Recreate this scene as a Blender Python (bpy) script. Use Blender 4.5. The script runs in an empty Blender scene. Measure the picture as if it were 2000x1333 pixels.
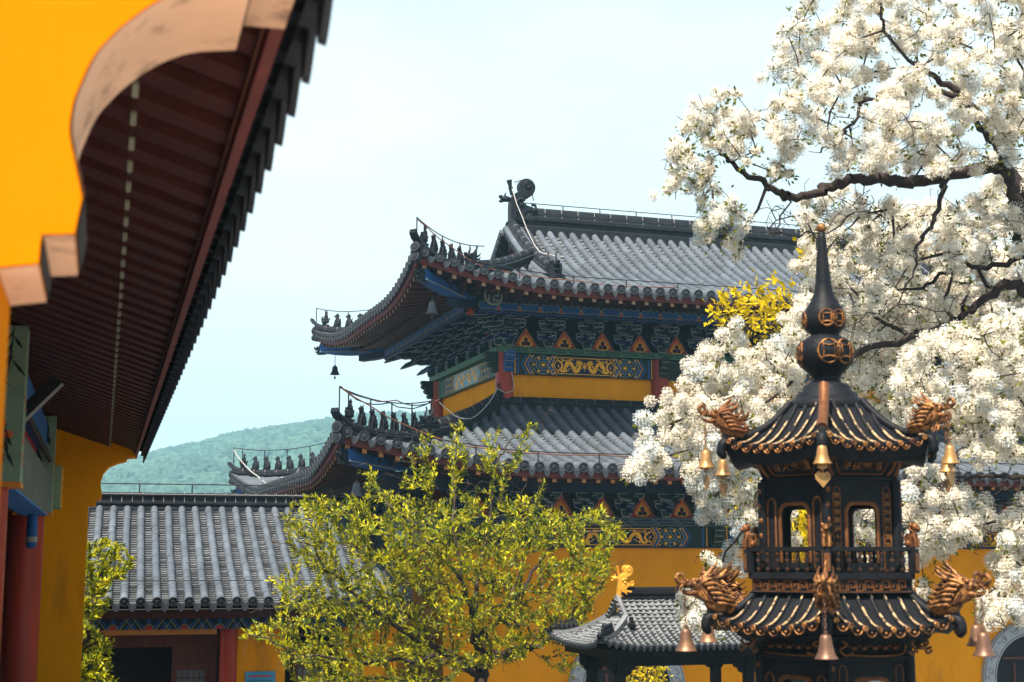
import bpy, math, random
import numpy as np
from mathutils import Vector as V, Matrix, noise
random.seed(7); RNG = np.random.default_rng(11)
R = math.radians
COL = bpy.context.scene.collection
SC = bpy.context.scene
# ------------------------------------------------------------ camera, sky, sun, exposure
GROUND = -4.0
PITCH = math.atan((1095-666.5)/2780)
cam = bpy.data.cameras.new('camera'); camo = bpy.data.objects.new('camera', cam); COL.objects.link(camo)
camo.location = (0, 0, 0); camo.rotation_euler = (math.pi/2+PITCH, 0, 0)
cam.sensor_width = 36; cam.lens = 36*2780/2000; cam.clip_start = .1; cam.clip_end = 5000
cam.dof.use_dof = True; cam.dof.focus_distance = 27.5; cam.dof.aperture_fstop = 3.6
SC.camera = camo
SUN_EL, SUN_AZ = 60.0, 27.0            # azimuth: degrees to the left of straight behind the camera
sd = V((-math.sin(R(SUN_AZ))*math.cos(R(SUN_EL)), -math.cos(R(SUN_AZ))*math.cos(R(SUN_EL)), math.sin(R(SUN_EL))))
sl = bpy.data.lights.new('sun', 'SUN'); sl.energy = 5.0; sl.angle = R(.5); sl.color = (1, .91, .78)
so = bpy.data.objects.new('sun', sl); COL.objects.link(so); so.rotation_euler = sd.to_track_quat('Z', 'Y').to_euler(); so.location = (-20, -30, 60)
W = bpy.data.worlds.new('World'); SC.world = W; W.use_nodes = True
nt = W.node_tree; bg = nt.nodes['Background']
sky = nt.nodes.new('ShaderNodeTexSky'); sky.sky_type = 'NISHITA'; sky.sun_disc = False
sky.sun_elevation = R(SUN_EL); sky.sun_rotation = R(180+SUN_AZ)
sky.air_density = 1.0; sky.dust_density = 1.5; sky.ozone_density = 1.0
tc = nt.nodes.new('ShaderNodeTexCoord'); sep = nt.nodes.new('ShaderNodeSeparateXYZ')
nt.links.new(tc.outputs['Generated'], sep.inputs[0])
ramp = nt.nodes.new('ShaderNodeMapRange'); ramp.inputs[1].default_value = .33; ramp.inputs[2].default_value = .55
ramp.inputs[3].default_value = .97; ramp.inputs[4].default_value = .0; ramp.interpolation_type = 'SMOOTHSTEP'
nt.links.new(sep.outputs['Z'], ramp.inputs[0])
nz = nt.nodes.new('ShaderNodeTexNoise'); nz.inputs['Scale'].default_value = 3.2; nz.inputs['Detail'].default_value = 6; nz.inputs['Roughness'].default_value = .6
mp = nt.nodes.new('ShaderNodeMapping'); mp.inputs['Scale'].default_value = (1, 1, 3.0)
nt.links.new(tc.outputs['Generated'], mp.inputs[0]); nt.links.new(mp.outputs[0], nz.inputs[0])
cl = nt.nodes.new('ShaderNodeMapRange'); cl.inputs[1].default_value = .45; cl.inputs[2].default_value = .75; cl.inputs[3].default_value = 0; cl.inputs[4].default_value = 1
nt.links.new(nz.outputs['Fac'], cl.inputs[0])
hz = nt.nodes.new('ShaderNodeMix'); hz.data_type = 'RGBA'
hz.inputs['A'].default_value = (4.1, 4.95, 5.2, 1); hz.inputs['B'].default_value = (4.85, 5.35, 5.5, 1)
nt.links.new(cl.outputs[0], hz.inputs['Factor'])
mx = nt.nodes.new('ShaderNodeMix'); mx.data_type = 'RGBA'
nt.links.new(ramp.outputs[0], mx.inputs['Factor']); nt.links.new(sky.outputs[0], mx.inputs['A']); nt.links.new(hz.outputs['Result'], mx.inputs['B'])
nt.links.new(mx.outputs['Result'], bg.inputs['Color']); bg.inputs['Strength'].default_value = .10
SC.view_settings.view_transform = 'Standard'; SC.view_settings.look = 'None'
SC.view_settings.exposure = 1.25; SC.view_settings.gamma = 1
try:
    SC.cycles.max_bounces = 8; SC.cycles.transparent_max_bounces = 6; SC.cycles.volume_bounces = 0
except Exception: pass

# ------------------------------------------------------------ helpers
FPX = 2780.; CT, ST = math.cos(PITCH), math.sin(PITCH)
def ray(px, py):
    x = (px-1000)/FPX; y = -(py-666.5)/FPX
    return V((x, CT-y*ST, ST+y*CT))
def at(px, py, Y):
    r = ray(px, py); return r*(Y/r.y)
class MB:
    def __init__(s, T=None): s.v = []; s.f = []; s.m = []; s.s = []; s.T = T
    def add(s, vs, fs, mat=0, smooth=False):
        o = len(s.v)
        if s.T is not None: vs = [s.T @ V(p) for p in vs]
        s.v.extend([tuple(p) for p in vs])
        for f in fs: s.f.append([i+o for i in f]); s.m.append(mat); s.s.append(smooth)
    def box(s, c, d, mat=0, M=None):
        x, y, z = d[0]/2, d[1]/2, d[2]/2
        vs = [V((sx*x, sy*y, sz*z)) for sz in (-1, 1) for sy in (-1, 1) for sx in (-1, 1)]
        if M is not None: vs = [M @ p for p in vs]
        c = V(c); s.add([p+c for p in vs], [(0, 2, 3, 1), (4, 5, 7, 6), (0, 1, 5, 4), (2, 6, 7, 3), (0, 4, 6, 2), (1, 3, 7, 5)], mat)
    def bar(s, a, b, w, h, mat=0, up=V((0, 0, 1))):
        a, b = V(a), V(b); t = (b-a).normalized(); sd_ = t.cross(up)
        if sd_.length < 1e-4: sd_ = V((1, 0, 0))
        sd_.normalize(); u = sd_.cross(t)
        q = lambda p: [p+sd_*w/2*i+u*h/2*j for i, j in ((-1, -1), (1, -1), (1, 1), (-1, 1))]
        s.add(q(a)+q(b), [(0, 1, 2, 3), (7, 6, 5, 4), (0, 4, 5, 1), (1, 5, 6, 2), (2, 6, 7, 3), (3, 7, 4, 0)], mat)
    def tube(s, pts, rad, n=6, mat=0, caps=True, flat=1.0):
        pts = [V(p) for p in pts]; k = len(pts)
        if not hasattr(rad, '__len__'): rad = [rad]*k
        vs = []; nrm = None
        for i, p in enumerate(pts):
            t = (pts[min(i+1, k-1)]-pts[max(i-1, 0)])
            if t.length < 1e-9: t = V((0, 0, 1))
            t.normalize()
            if nrm is None:
                nrm = t.orthogonal().normalized()
            else:
                nrm = (nrm-t*nrm.dot(t))
                if nrm.length < 1e-6: nrm = t.orthogonal()
                nrm.normalize()
            b = t.cross(nrm)
            for j in range(n):
                a = 2*math.pi*j/n; vs.append(p+nrm*rad[i]*math.cos(a)+b*rad[i]*math.sin(a)*flat)
        fs = [(i*n+j, i*n+(j+1) % n, (i+1)*n+(j+1) % n, (i+1)*n+j) for i in range(k-1) for j in range(n)]
        s.add(vs, fs, mat, True)
        if caps: s.add(vs[:n], [tuple(range(n))[::-1]], mat); s.add(vs[-n:], [tuple(range(n))], mat)
    def lathe(s, prof, n=16, c=(0, 0, 0), mat=0, smooth=True, ph=0, rf=None):
        c = V(c); vs = []
        for r, z in prof:
            for j in range(n):
                a = 2*math.pi*j/n+ph; rr = r if rf is None else rf(r, z, a)
                vs.append(c+V((rr*math.cos(a), rr*math.sin(a), z)))
        k = len(prof)
        fs = [(i*n+j, i*n+(j+1) % n, (i+1)*n+(j+1) % n, (i+1)*n+j) for i in range(k-1) for j in range(n)]
        s.add(vs, fs, mat, smooth)
    def ell(s, c, r, n=8, m=6, mat=0, M=None):
        vs = []; c = V(c)
        if not hasattr(r, '__len__'): r = (r, r, r)
        for i in range(m+1):
            th = math.pi*i/m
            for j in range(n):
                a = 2*math.pi*j/n
                p = V((r[0]*math.sin(th)*math.cos(a), r[1]*math.sin(th)*math.sin(a), -r[2]*math.cos(th)))
                vs.append(c+(M @ p if M is not None else p))
        s.add(vs, [(i*n+j, i*n+(j+1) % n, (i+1)*n+(j+1) % n, (i+1)*n+j) for i in range(m) for j in range(n)], mat, True)
    def prism(s, poly, o, ex, ey, ez, th, mat=0, side=None, line=None, inset=0, smooth=False):
        """poly (2-D) in plane (ex,ey) at o, from +ez*th/2 to -ez*th/2; optional outlined front"""
        o, ex, ey, ez = V(o), V(ex), V(ey), V(ez); n = len(poly)
        A = [o+ex*p[0]+ey*p[1]+ez*th/2 for p in poly]; B = [o+ex*p[0]+ey*p[1]-ez*th/2 for p in poly]
        s.add(A+B, [(i, n+i, n+(i+1) % n, (i+1) % n) for i in range(n)], mat if side is None else side, smooth)
        s.add(B, [tuple(range(n))[::-1]], mat)
        if line is None: s.add(A, [tuple(range(n))], mat)
        else:
            ip = inset_poly(poly, inset); C_ = [o+ex*p[0]+ey*p[1]+ez*th/2 for p in ip]
            s.add(A+C_, [(i, (i+1) % n, n+(i+1) % n, n+i) for i in range(n)], line)
            s.add(C_, [tuple(range(n))], mat)
    def sweep(s, pts, sec, mat=0, up=V((0, 0, 1)), scale=None, smooth=False):
        pts = [V(p) for p in pts]; k = len(pts); n = len(sec); vs = []
        for i, p in enumerate(pts):
            t = (pts[min(i+1, k-1)]-pts[max(i-1, 0)]).normalized(); sd_ = t.cross(up).normalized(); u = up
            sc = 1 if scale is None else scale[i]
            for a, b in sec: vs.append(p+sd_*a*sc+u*b*sc)
        s.add(vs, [(i*n+j, (i+1)*n+j, (i+1)*n+(j+1) % n, i*n+(j+1) % n) for i in range(k-1) for j in range(n)], mat, smooth)
        s.add(vs[:n], [tuple(range(n))], mat); s.add(vs[-n:], [tuple(range(n))[::-1]], mat)
    def grid(s, fn, us, vs_, mat=0, smooth=True):
        n = len(vs_); P = [fn(u, v) for u in us for v in vs_]
        s.add(P, [(i*n+j, (i+1)*n+j, (i+1)*n+j+1, i*n+j+1) for i in range(len(us)-1) for j in range(n-1)], mat, smooth)
    def ribbon(s, pts, w, o, ex, ey, ez, th, mat=0):
        """flat raised strip following 2-D polyline in panel plane, front at o+ez*th"""
        o, ex, ey, ez = V(o), V(ex), V(ey), V(ez); k = len(pts)
        if not hasattr(w, '__len__'): w = [w]*k
        L = []; Q = []
        for i in range(k):
            a = pts[max(i-1, 0)]; b = pts[min(i+1, k-1)]; dx, dy = b[0]-a[0], b[1]-a[1]; l = math.hypot(dx, dy) or 1
            nx, ny = -dy/l*w[i]/2, dx/l*w[i]/2
            L.append((pts[i][0]+nx, pts[i][1]+ny)); Q.append((pts[i][0]-nx, pts[i][1]-ny))
        f = lambda p, h: o+ex*p[0]+ey*p[1]+ez*h
        vs = [f(p, th) for p in L]+[f(p, th) for p in Q]+[f(p, 0) for p in L]+[f(p, 0) for p in Q]
        fs = []
        for i in range(k-1):
            fs += [(k+i, k+i+1, i+1, i), (i, i+1, 2*k+i+1, 2*k+i), (k+i+1, k+i, 3*k+i, 3*k+i+1)]
        s.add(vs, fs, mat)
    def mesh(s, name, mats):
        me = bpy.data.meshes.new(name); me.from_pydata(s.v, [], s.f)
        for m in (mats if isinstance(mats, (list, tuple)) else [mats]): me.materials.append(m)
        me.polygons.foreach_set('material_index', s.m); me.polygons.foreach_set('use_smooth', s.s); me.update()
        return me
    def build(s, name, mats, parent=None, label=None):
        return obj(name, s.mesh(name, mats), parent, label=label)
def inset_poly(poly, d):
    n = len(poly); ar = sum(poly[i][0]*poly[(i+1) % n][1]-poly[(i+1) % n][0]*poly[i][1] for i in range(n)); sg = 1 if ar > 0 else -1
    out = []
    for i in range(n):
        a, b, c = poly[i-1], poly[i], poly[(i+1) % n]
        e1 = V((b[0]-a[0], b[1]-a[1])); e2 = V((c[0]-b[0], c[1]-b[1]))
        if e1.length < 1e-7 or e2.length < 1e-7: out.append(b); continue
        e1.normalize(); e2.normalize(); n1 = V((-e1.y, e1.x))*sg; n2 = V((-e2.y, e2.x))*sg; m = n1+n2
        if m.length < .2: m = n1
        else: m = m/max(.35, m.length_squared/2)
        out.append((b[0]+m.x*d, b[1]+m.y*d))
    return out
def obj(name, me, parent=None, loc=None, rz=0, label=None):
    o = bpy.data.objects.new(name, me); COL.objects.link(o)
    if parent: o.parent = parent
    if loc is not None: o.location = loc
    if rz: o.rotation_euler = (0, 0, rz)
    if label: o['label'] = label
    return o
def tag(o, label, cat, group=None):
    o['label'] = label; o['category'] = cat
    if group: o['group'] = group
    return o
def thing(name, label, cat, loc=(0, 0, 0), rz=0, group=None):
    o = bpy.data.objects.new(name, None); COL.objects.link(o); o.location = loc; o.rotation_euler = (0, 0, rz); o.empty_display_size = .2
    return tag(o, label, cat, group)
def copy_tree(o, parent=None):
    c = o.copy(); COL.objects.link(c); c.parent = parent
    for ch in list(o.children): copy_tree(ch, c)
    return c
def np_mesh(name, verts, faces, mats, mi=None, smooth=False):
    me = bpy.data.meshes.new(name); verts = np.asarray(verts, np.float32); faces = np.asarray(faces, np.int32); k = faces.shape[1]
    me.vertices.add(len(verts)); me.vertices.foreach_set('co', verts.ravel())
    me.loops.add(faces.size); me.loops.foreach_set('vertex_index', faces.ravel())
    me.polygons.add(len(faces)); me.polygons.foreach_set('loop_start', np.arange(0, faces.size, k, dtype=np.int32))
    try: me.polygons.foreach_set('loop_total', np.full(len(faces), k, np.int32))
    except Exception: pass
    for m in (mats if isinstance(mats, (list, tuple)) else [mats]): me.materials.append(m)
    if mi is not None: me.polygons.foreach_set('material_index', np.asarray(mi, np.int32))
    me.polygons.foreach_set('use_smooth', np.full(len(faces), smooth)); me.update(); me.validate()
    return me
def cat(pts, n=6):
    """Catmull-Rom through points (tuples of any dimension)"""
    P = [np.array(p, float) for p in pts]; P = [2*P[0]-P[1]]+P+[2*P[-1]-P[-2]]; out = []
    for i in range(1, len(P)-2):
        for k in range(n):
            t = k/n; a, b, c, d = P[i-1:i+3]
            out.append(tuple(.5*(2*b+(c-a)*t+(2*a-5*b+4*c-d)*t*t+(3*b-a-3*c+d)*t**3)))
    out.append(tuple(P[-2])); return out
def lerp(a, b, t): return a+(b-a)*t
def circle(r, n=16, c=(0, 0)): return [(c[0]+r*math.cos(2*math.pi*i/n), c[1]+r*math.sin(2*math.pi*i/n)) for i in range(n)]

# ------------------------------------------------------------ materials
def mat(name, base, rough=.6, metal=0., var=.18, scale=6., bump=0., bscale=45., island=0., second=None, sec_t=(.55, .7), sec_scale=3., stretch=(1, 1, 1), trans=0., spec=.2, hue=None):
    m = bpy.data.materials.new(name); m.use_nodes = True; t = m.node_tree; N = t.nodes; L = t.links; b = N['Principled BSDF']
    b.inputs['Roughness'].default_value = rough; b.inputs['Metallic'].default_value = metal
    b.inputs['Specular IOR Level'].default_value = spec
    tc = N.new('ShaderNodeTexCoord'); mp = N.new('ShaderNodeMapping'); mp.inputs['Scale'].default_value = stretch; L.new(tc.outputs['Object'], mp.inputs[0])
    n = N.new('ShaderNodeTexNoise'); n.inputs['Scale'].default_value = scale; n.inputs['Detail'].default_value = 6; n.inputs['Roughness'].default_value = .65; L.new(mp.outputs[0], n.inputs[0])
    mr = N.new('ShaderNodeMapRange'); mr.inputs[1].default_value = .28; mr.inputs[2].default_value = .72; L.new(n.outputs['Fac'], mr.inputs[0])
    mx = N.new('ShaderNodeMix'); mx.data_type = 'RGBA'; L.new(mr.outputs[0], mx.inputs['Factor'])
    mx.inputs['A'].default_value = (*[c*(1-var) for c in base], 1)
    hb = hue if hue else base
    mx.inputs['B'].default_value = (*[min(1, c*(1+var)) for c in hb], 1)
    out = mx.outputs['Result']
    if second:
        n2 = N.new('ShaderNodeTexNoise'); n2.inputs['Scale'].default_value = sec_scale; n2.inputs['Detail'].default_value = 8; n2.inputs['Roughness'].default_value = .7; L.new(mp.outputs[0], n2.inputs[0])
        r2 = N.new('ShaderNodeMapRange'); r2.inputs[1].default_value, r2.inputs[2].default_value = sec_t; L.new(n2.outputs['Fac'], r2.inputs[0])
        m2 = N.new('ShaderNodeMix'); m2.data_type = 'RGBA'; L.new(r2.outputs[0], m2.inputs['Factor']); L.new(out, m2.inputs['A']); m2.inputs['B'].default_value = (*second, 1); out = m2.outputs['Result']
    if island:
        g = N.new('ShaderNodeNewGeometry'); hs = N.new('ShaderNodeHueSaturation'); mv = N.new('ShaderNodeMapRange')
        mv.inputs[3].default_value = 1-island; mv.inputs[4].default_value = 1+island; L.new(g.outputs['Random Per Island'], mv.inputs[0]); L.new(mv.outputs[0], hs.inputs['Value']); L.new(out, hs.inputs['Color']); out = hs.outputs['Color']
    L.new(out, b.inputs['Base Color'])
    if bump:
        nb = N.new('ShaderNodeTexNoise'); nb.inputs['Scale'].default_value = bscale; nb.inputs['Detail'].default_value = 5; L.new(mp.outputs[0], nb.inputs[0])
        bp = N.new('ShaderNodeBump'); bp.inputs['Strength'].default_value = bump; bp.inputs['Distance'].default_value = .02; L.new(nb.outputs['Fac'], bp.inputs['Height']); L.new(bp.outputs[0], b.inputs['Normal'])
    if trans:
        tr = N.new('ShaderNodeBsdfTranslucent'); L.new(out, tr.inputs['Color']); ms = N.new('ShaderNodeMixShader'); ms.inputs[0].default_value = trans
        L.new(b.outputs[0], ms.inputs[1]); L.new(tr.outputs[0], ms.inputs[2]); L.new(ms.outputs[0], N['Material Output'].inputs['Surface'])
    return m
M = {}
M['tile'] = mat('grey_roof_tile', (.085, .099, .115), .5, var=.30, scale=1.2, island=.10, bump=.2, bscale=30, second=(.19, .195, .20), sec_t=(.60, .85), sec_scale=2.5)
M['pan'] = mat('pale_pan_tile', (.115, .12, .125), .75, var=.35, scale=2, island=.12, bump=.2, second=(.24, .15, .11), sec_t=(.72, .80), sec_scale=1.6)
M['tiledark'] = mat('dark_glazed_ridge_tile', (.016, .018, .022), .5, var=.4, scale=5, bump=.3, bscale=25, spec=.10, second=(.05, .05, .052), sec_t=(.6, .8), sec_scale=9)
M['tileend'] = mat('dark_tile_end', (.026, .030, .036), .55, var=.3, scale=9, bump=.3)
M['mortar'] = mat('mortar_line', (.3, .28, .26), .8)
M['yellow'] = mat('yellow_temple_plaster', (.75, .275, .001), .8, var=.12, scale=1.3, bump=.2, bscale=70, second=(.36, .13, .008), sec_t=(.54, .80), sec_scale=1.8, stretch=(1, 1, .35), spec=.02)
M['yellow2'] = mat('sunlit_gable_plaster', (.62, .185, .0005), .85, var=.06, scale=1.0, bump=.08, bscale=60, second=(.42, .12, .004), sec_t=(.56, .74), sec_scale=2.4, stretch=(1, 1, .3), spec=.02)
M['red'] = mat('red_lacquer', (.30, .030, .014), .35, var=.25, scale=2.5, stretch=(3, 3, .4), bump=.08)
M['redboard'] = mat('red_painted_board', (.40, .026, .016), .6, var=.2, scale=4)
M['maroon'] = mat('maroon_eave_timber', (.062, .014, .010), .6, var=.35, scale=4, bump=.1, stretch=(1, 1, 1))
M['fascia'] = mat('weathered_maroon_fascia', (.13, .026, .022), .6, var=.3, scale=3, second=(.22, .12, .10), sec_t=(.62, .8), sec_scale=8)
M['green'] = mat('green_beam_paint', (.055, .13, .075), .6, var=.25, scale=5, second=(.16, .24, .17), sec_t=(.62, .75), sec_scale=9)
M['dkgreen'] = mat('dark_green_paint', (.012, .024, .018), .6, var=.3)
M['blue'] = mat('blue_beam_paint', (.012, .07, .22), .55, var=.3, scale=6)
M['dkblue'] = mat('dark_blue_bracket_paint', (.008, .014, .036), .6, var=.35, scale=4)
M['cyan'] = mat('pale_blue_line_paint', (.12, .38, .55), .6)
M['line'] = mat('pale_outline_paint', (.26, .25, .18), .6, var=.2, spec=.05)
M['gold'] = mat('gold_leaf_paint', (.80, .36, .015), .42, var=.2, scale=10, metal=.15)
M['rafterend'] = mat('dull_gold_rafter_paint', (.42, .20, .10), .55, var=.2)
M['brline'] = mat('pale_blue_bracket_outline', (.30, .33, .34), .6, var=.3)
M['brblue'] = mat('bracket_blue', (.010, .022, .075), .6, var=.35)
M['brgreen'] = mat('bracket_green', (.009, .024, .022), .6, var=.35)
M['orange'] = mat('orange_rafter_paint', (.62, .20, .02), .55, var=.2)
M['pink'] = mat('bare_pinkish_plaster_coping', (.70, .42, .27), .8, var=.14, scale=2, bump=.3, bscale=25, second=(.20, .12, .08), sec_t=(.54, .68), sec_scale=4.5)
M['black'] = mat('dark_void_timber', (.012, .011, .012), .7, var=.3)
M['wood'] = mat('dark_door_wood', (.09, .028, .016), .5, var=.3, scale=3, stretch=(4, 4, .5))
M['pane'] = mat('papered_lattice_pane', (.12, .13, .14), .4, var=.2)
M['stone'] = mat('carved_grey_stone', (.33, .34, .35), .75, var=.15, scale=6, bump=.4, bscale=20)
M['stonedk'] = mat('stone_groove', (.13, .135, .145), .8)
M['iron'] = mat('black_cast_iron', (.010, .0105, .0125), .5, var=.4, scale=6, bump=.25, bscale=35, metal=.0, spec=.10, second=(.05, .03, .02), sec_t=(.62, .8), sec_scale=8)
M['irongold'] = mat('worn_gilding', (.38, .165, .048), .45, var=.35, scale=14, metal=.45, bump=.3, bscale=40, second=(.06, .026, .014), sec_t=(.41, .56), sec_scale=17)
M['darkgilt'] = mat('rubbed_and_shaded_gilding', (.16, .062, .022), .5, var=.4, scale=14, metal=.4, bump=.3, second=(.50, .21, .035), sec_t=(.60, .70), sec_scale=9)  # rubbed gilding of the trim; also carries painted shade on the upper left dragons
M['gildline'] = mat('pale_worn_gilding', (.50, .33, .17), .5, var=.3, scale=20, metal=.2, second=(.05, .035, .022), sec_t=(.50, .60), sec_scale=16)
M['bronze'] = mat('brown_bronze_bell', (.16, .085, .055), .45, var=.3, scale=6, metal=.5, second=(.32, .17, .07), sec_t=(.55, .75), sec_scale=7)
M['brass'] = mat('yellow_brass_bell', (.38, .21, .075), .42, var=.3, metal=.5, scale=8, second=(.14, .08, .04), sec_t=(.52, .7), sec_scale=9)
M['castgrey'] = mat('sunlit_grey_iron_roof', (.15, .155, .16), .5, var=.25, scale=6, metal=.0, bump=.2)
M['wire'] = mat('dark_lightning_rod', (.03, .028, .028), .5, metal=.3)
M['cable'] = mat('brown_cable', (.17, .065, .035), .6)
M['palecable'] = mat('pale_grey_cable', (.4, .38, .36), .6)
M['bark'] = mat('dark_bark', (.035, .024, .020), .85, var=.4, scale=12, bump=.6, bscale=30)
M['twig'] = mat('grey_brown_twig', (.075, .05, .035), .85, var=.4, scale=9)
M['petal'] = mat('white_fringe_petal', (.87, .81, .69), .7, var=.05, scale=1.2, trans=.28, island=.06, spec=.1)
M['core'] = mat('dense_blossom_core', (.62, .56, .46), .8, var=.12, scale=9)
M['petalc'] = mat('cool_white_petal', (.70, .74, .73), .7, var=.06, scale=1.2, trans=.28, island=.06, spec=.1)
M['leafw'] = mat('olive_young_leaf', (.14, .145, .010), .5, var=.4, scale=2, trans=.35, island=.35)
M['leafg'] = mat('spring_green_leaf', (.36, .37, .010), .42, var=.25, scale=1.5, trans=.42, island=.3, hue=(.50, .44, .006))
M['leafd'] = mat('dark_green_leaf', (.11, .15, .012), .4, var=.4, scale=1.5, trans=.3, island=.4)
M['leafy'] = mat('golden_yellow_leaf', (.62, .46, .006), .45, var=.2, scale=2, trans=.45, island=.3)
M['paving'] = mat('grey_stone_paving', (.15, .145, .135), .8, var=.15, scale=1.5, bump=.2)
M['terrace'] = mat('pale_terrace_stone', (.56, .52, .46), .8, var=.12, scale=1.5)
M['hill'] = mat('hill_soil', (.06, .09, .035), .9, var=.3, scale=.05)
M['hillleaf'] = mat('hill_canopy', (.035, .075, .055), .8, var=.3, scale=.03, island=.3, hue=(.05, .09, .055))
M['sage'] = mat('sage_green_column_paint', (.20, .27, .18), .7, var=.2, scale=4, spec=.02)
M['inkleaf'] = mat('ink_bamboo_paint', (.012, .015, .018), .6)
M['flower'] = mat('orange_flower_paint', (.55, .10, .03), .6)
M['bluestripe'] = mat('striped_blue_beam_paint', (.05, .15, .36), .55, var=.6, scale=9, stretch=(1, 4, .35), second=(.30, .40, .50), sec_t=(.66, .74), sec_scale=5, spec=.02)
M['signblue'] = mat('blue_sign_face', (.05, .26, .42), .4, var=.2, scale=3)
M['signtext'] = mat('dark_sign_print', (.02, .06, .09), .5)
M['signred'] = mat('red_sign_print', (.45, .05, .04), .5)
M['metal'] = mat('grey_fixture_metal', (.55, .55, .54), .3, metal=.8)
# ------------------------------------------------------------ roofs
class Roof:
    """curved Chinese roof over a rectangle x:-o..L+o, y:-o..B+o (local frame of its building)"""
    def __init__(s, o, L, B, z0, c1, c2, lift, ll, flare, right=False, pw=2.):
        s.pw = pw; s.o, s.L, s.B, s.z0, s.c1, s.c2, s.lift, s.ll, s.flare, s.right = o, L, B, z0, c1, c2, lift, ll, flare, right
    def q(s, u, v):
        f = lambda t: max(0., 1-max(t, 0)/s.ll)**s.pw
        return f(u)*f(v)
    def h(s, b): return s.z0+s.c1*b+s.c2*b*max(b, 0)
    def P(s, side):
        o, L, B = s.o, s.L, s.B
        def front(a, b):
            q1 = s.q(a+o, b); q2 = s.q(L+o-a, b) if s.right else 0
            return V((a-s.flare*q1+s.flare*q2, -o+b-s.flare*(q1+q2), s.h(b)+s.lift*(q1+q2)))
        def back(a, b):
            q1 = s.q(-a+o, b); q2 = s.q(L+o+a, b) if s.right else 0
            return V((-a-s.flare*q1+s.flare*q2, B+o-b+s.flare*(q1+q2), s.h(b)+s.lift*(q1+q2)))
        def left(a, b):
            y = -a; q1 = s.q(y+o, b); q2 = s.q(B+o-y, b)
            return V((-o+b-s.flare*(q1+q2), y-s.flare*q1+s.flare*q2, s.h(b)+s.lift*(q1+q2)))
        def rightf(a, b):
            y = a; q1 = s.q(y+o, b); q2 = s.q(B+o-y, b)
            return V((L+o-b+s.flare*(q1+q2), y-s.flare*q1+s.flare*q2, s.h(b)+s.lift*(q1+q2)))
        return {'front': front, 'back': back, 'left': left, 'right': rightf}[side]
    def hip(s, s0, s1, n, corner):
        """points on hip from corner offset s0 to s1"""
        out = []
        for i in range(n+1):
            t = lerp(s0, s1, i/n); q = s.q(t, t); x = -s.o+t-s.flare*q; z = s.h(t)+s.lift*q
            fl = x
            if corner == 'fl': out.append(V((fl, fl, z)))
            if corner == 'bl': out.append(V((fl, s.B-fl, z)))
            if corner == 'fr': out.append(V((s.L-fl, fl, z)))
            if corner == 'br': out.append(V((s.L-fl, s.B-fl, z)))
        return out
def frame(P, a, b, e=.01):
    da = (P(a+e, b)-P(a-e, b)).normalized(); db = (P(a, b+e)-P(a, b-e)).normalized(); n = da.cross(db).normalized()
    return P(a, b), db.cross(n)*-1 if False else n.cross(db)*-1 if False else (db.cross(n)), db, n
def cover(mb, P, a, b0, b1, r, L=.34, n=6, mat=0):
    k = max(1, round((b1-b0)/L))
    for i in range(k):
        ba = b0+(b1-b0)*i/k; bb = b0+(b1-b0)*(i+1)/k; ja = random.uniform(-.004, .004)*r/.075; vs = []
        for b, rr in ((ba-.006, r*1.035), (lerp(ba, bb, .5), r*1.01), (bb+.002, r*.965)):
            p, da, db, nn = frame(P, a, b)
            for j in range(n+1):
                t = math.pi*(j/n*1.16-.08); vs.append(p+da*(rr*math.cos(t)+ja)+nn*rr*math.sin(t))
        m = n+1
        fs = [(x*m+j, x*m+j+1, (x+1)*m+j+1, (x+1)*m+j) for x in range(2) for j in range(n)]
        mb.add(vs, fs, mat, True); mb.add(vs[:m], [tuple(range(m))], mat)
def pan(mb, P, a0, a1, b0, b1, row=.125, dip=.03, h=.030, mat=0, n=4):
    k = max(1, round((b1-b0)/row))
    for i in range(k):
        ba = b0+(b1-b0)*i/k; bb = b0+(b1-b0)*(i+1)/k; vs = []; hh = h*random.uniform(.75, 1.25)
        for b, up in ((ba, -h*.4), (ba, hh), (bb, 0)):
            for j in range(n+1):
                t = j/n; p, da, db, nn = frame(P, lerp(a0, a1, t), b); vs.append(p+nn*(up-dip*(1-(2*t-1)**2)))
        m = n+1
        mb.add(vs, [(x*m+j, x*m+j+1, (x+1)*m+j+1, (x+1)*m+j) for x in range(2) for j in range(n)], mat, False)
def tile_end(mb, P, a, b0, r, mat=0, line=1):
    p, da, db, nn = frame(P, a, b0); c = p+nn*r*.12-db*.02
    R1 = r*1.13; n = 12; C_ = lambda rr, d: [c+da*rr*math.cos(2*math.pi*i/n)+nn*rr*math.sin(2*math.pi*i/n)-db*d for i in range(n)]
    vs = C_(R1, -.03)+C_(R1, .012)+C_(R1*.82, .012)+C_(R1*.78, .004)+C_(R1*.45, .004)+C_(R1*.36, .014)
    fs = [(x*n+j, x*n+(j+1) % n, (x+1)*n+(j+1) % n, (x+1)*n+j) for x in range(5) for j in range(n)]+[tuple(range(5*n, 6*n))]
    mb.add(vs, fs, mat)
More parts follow.
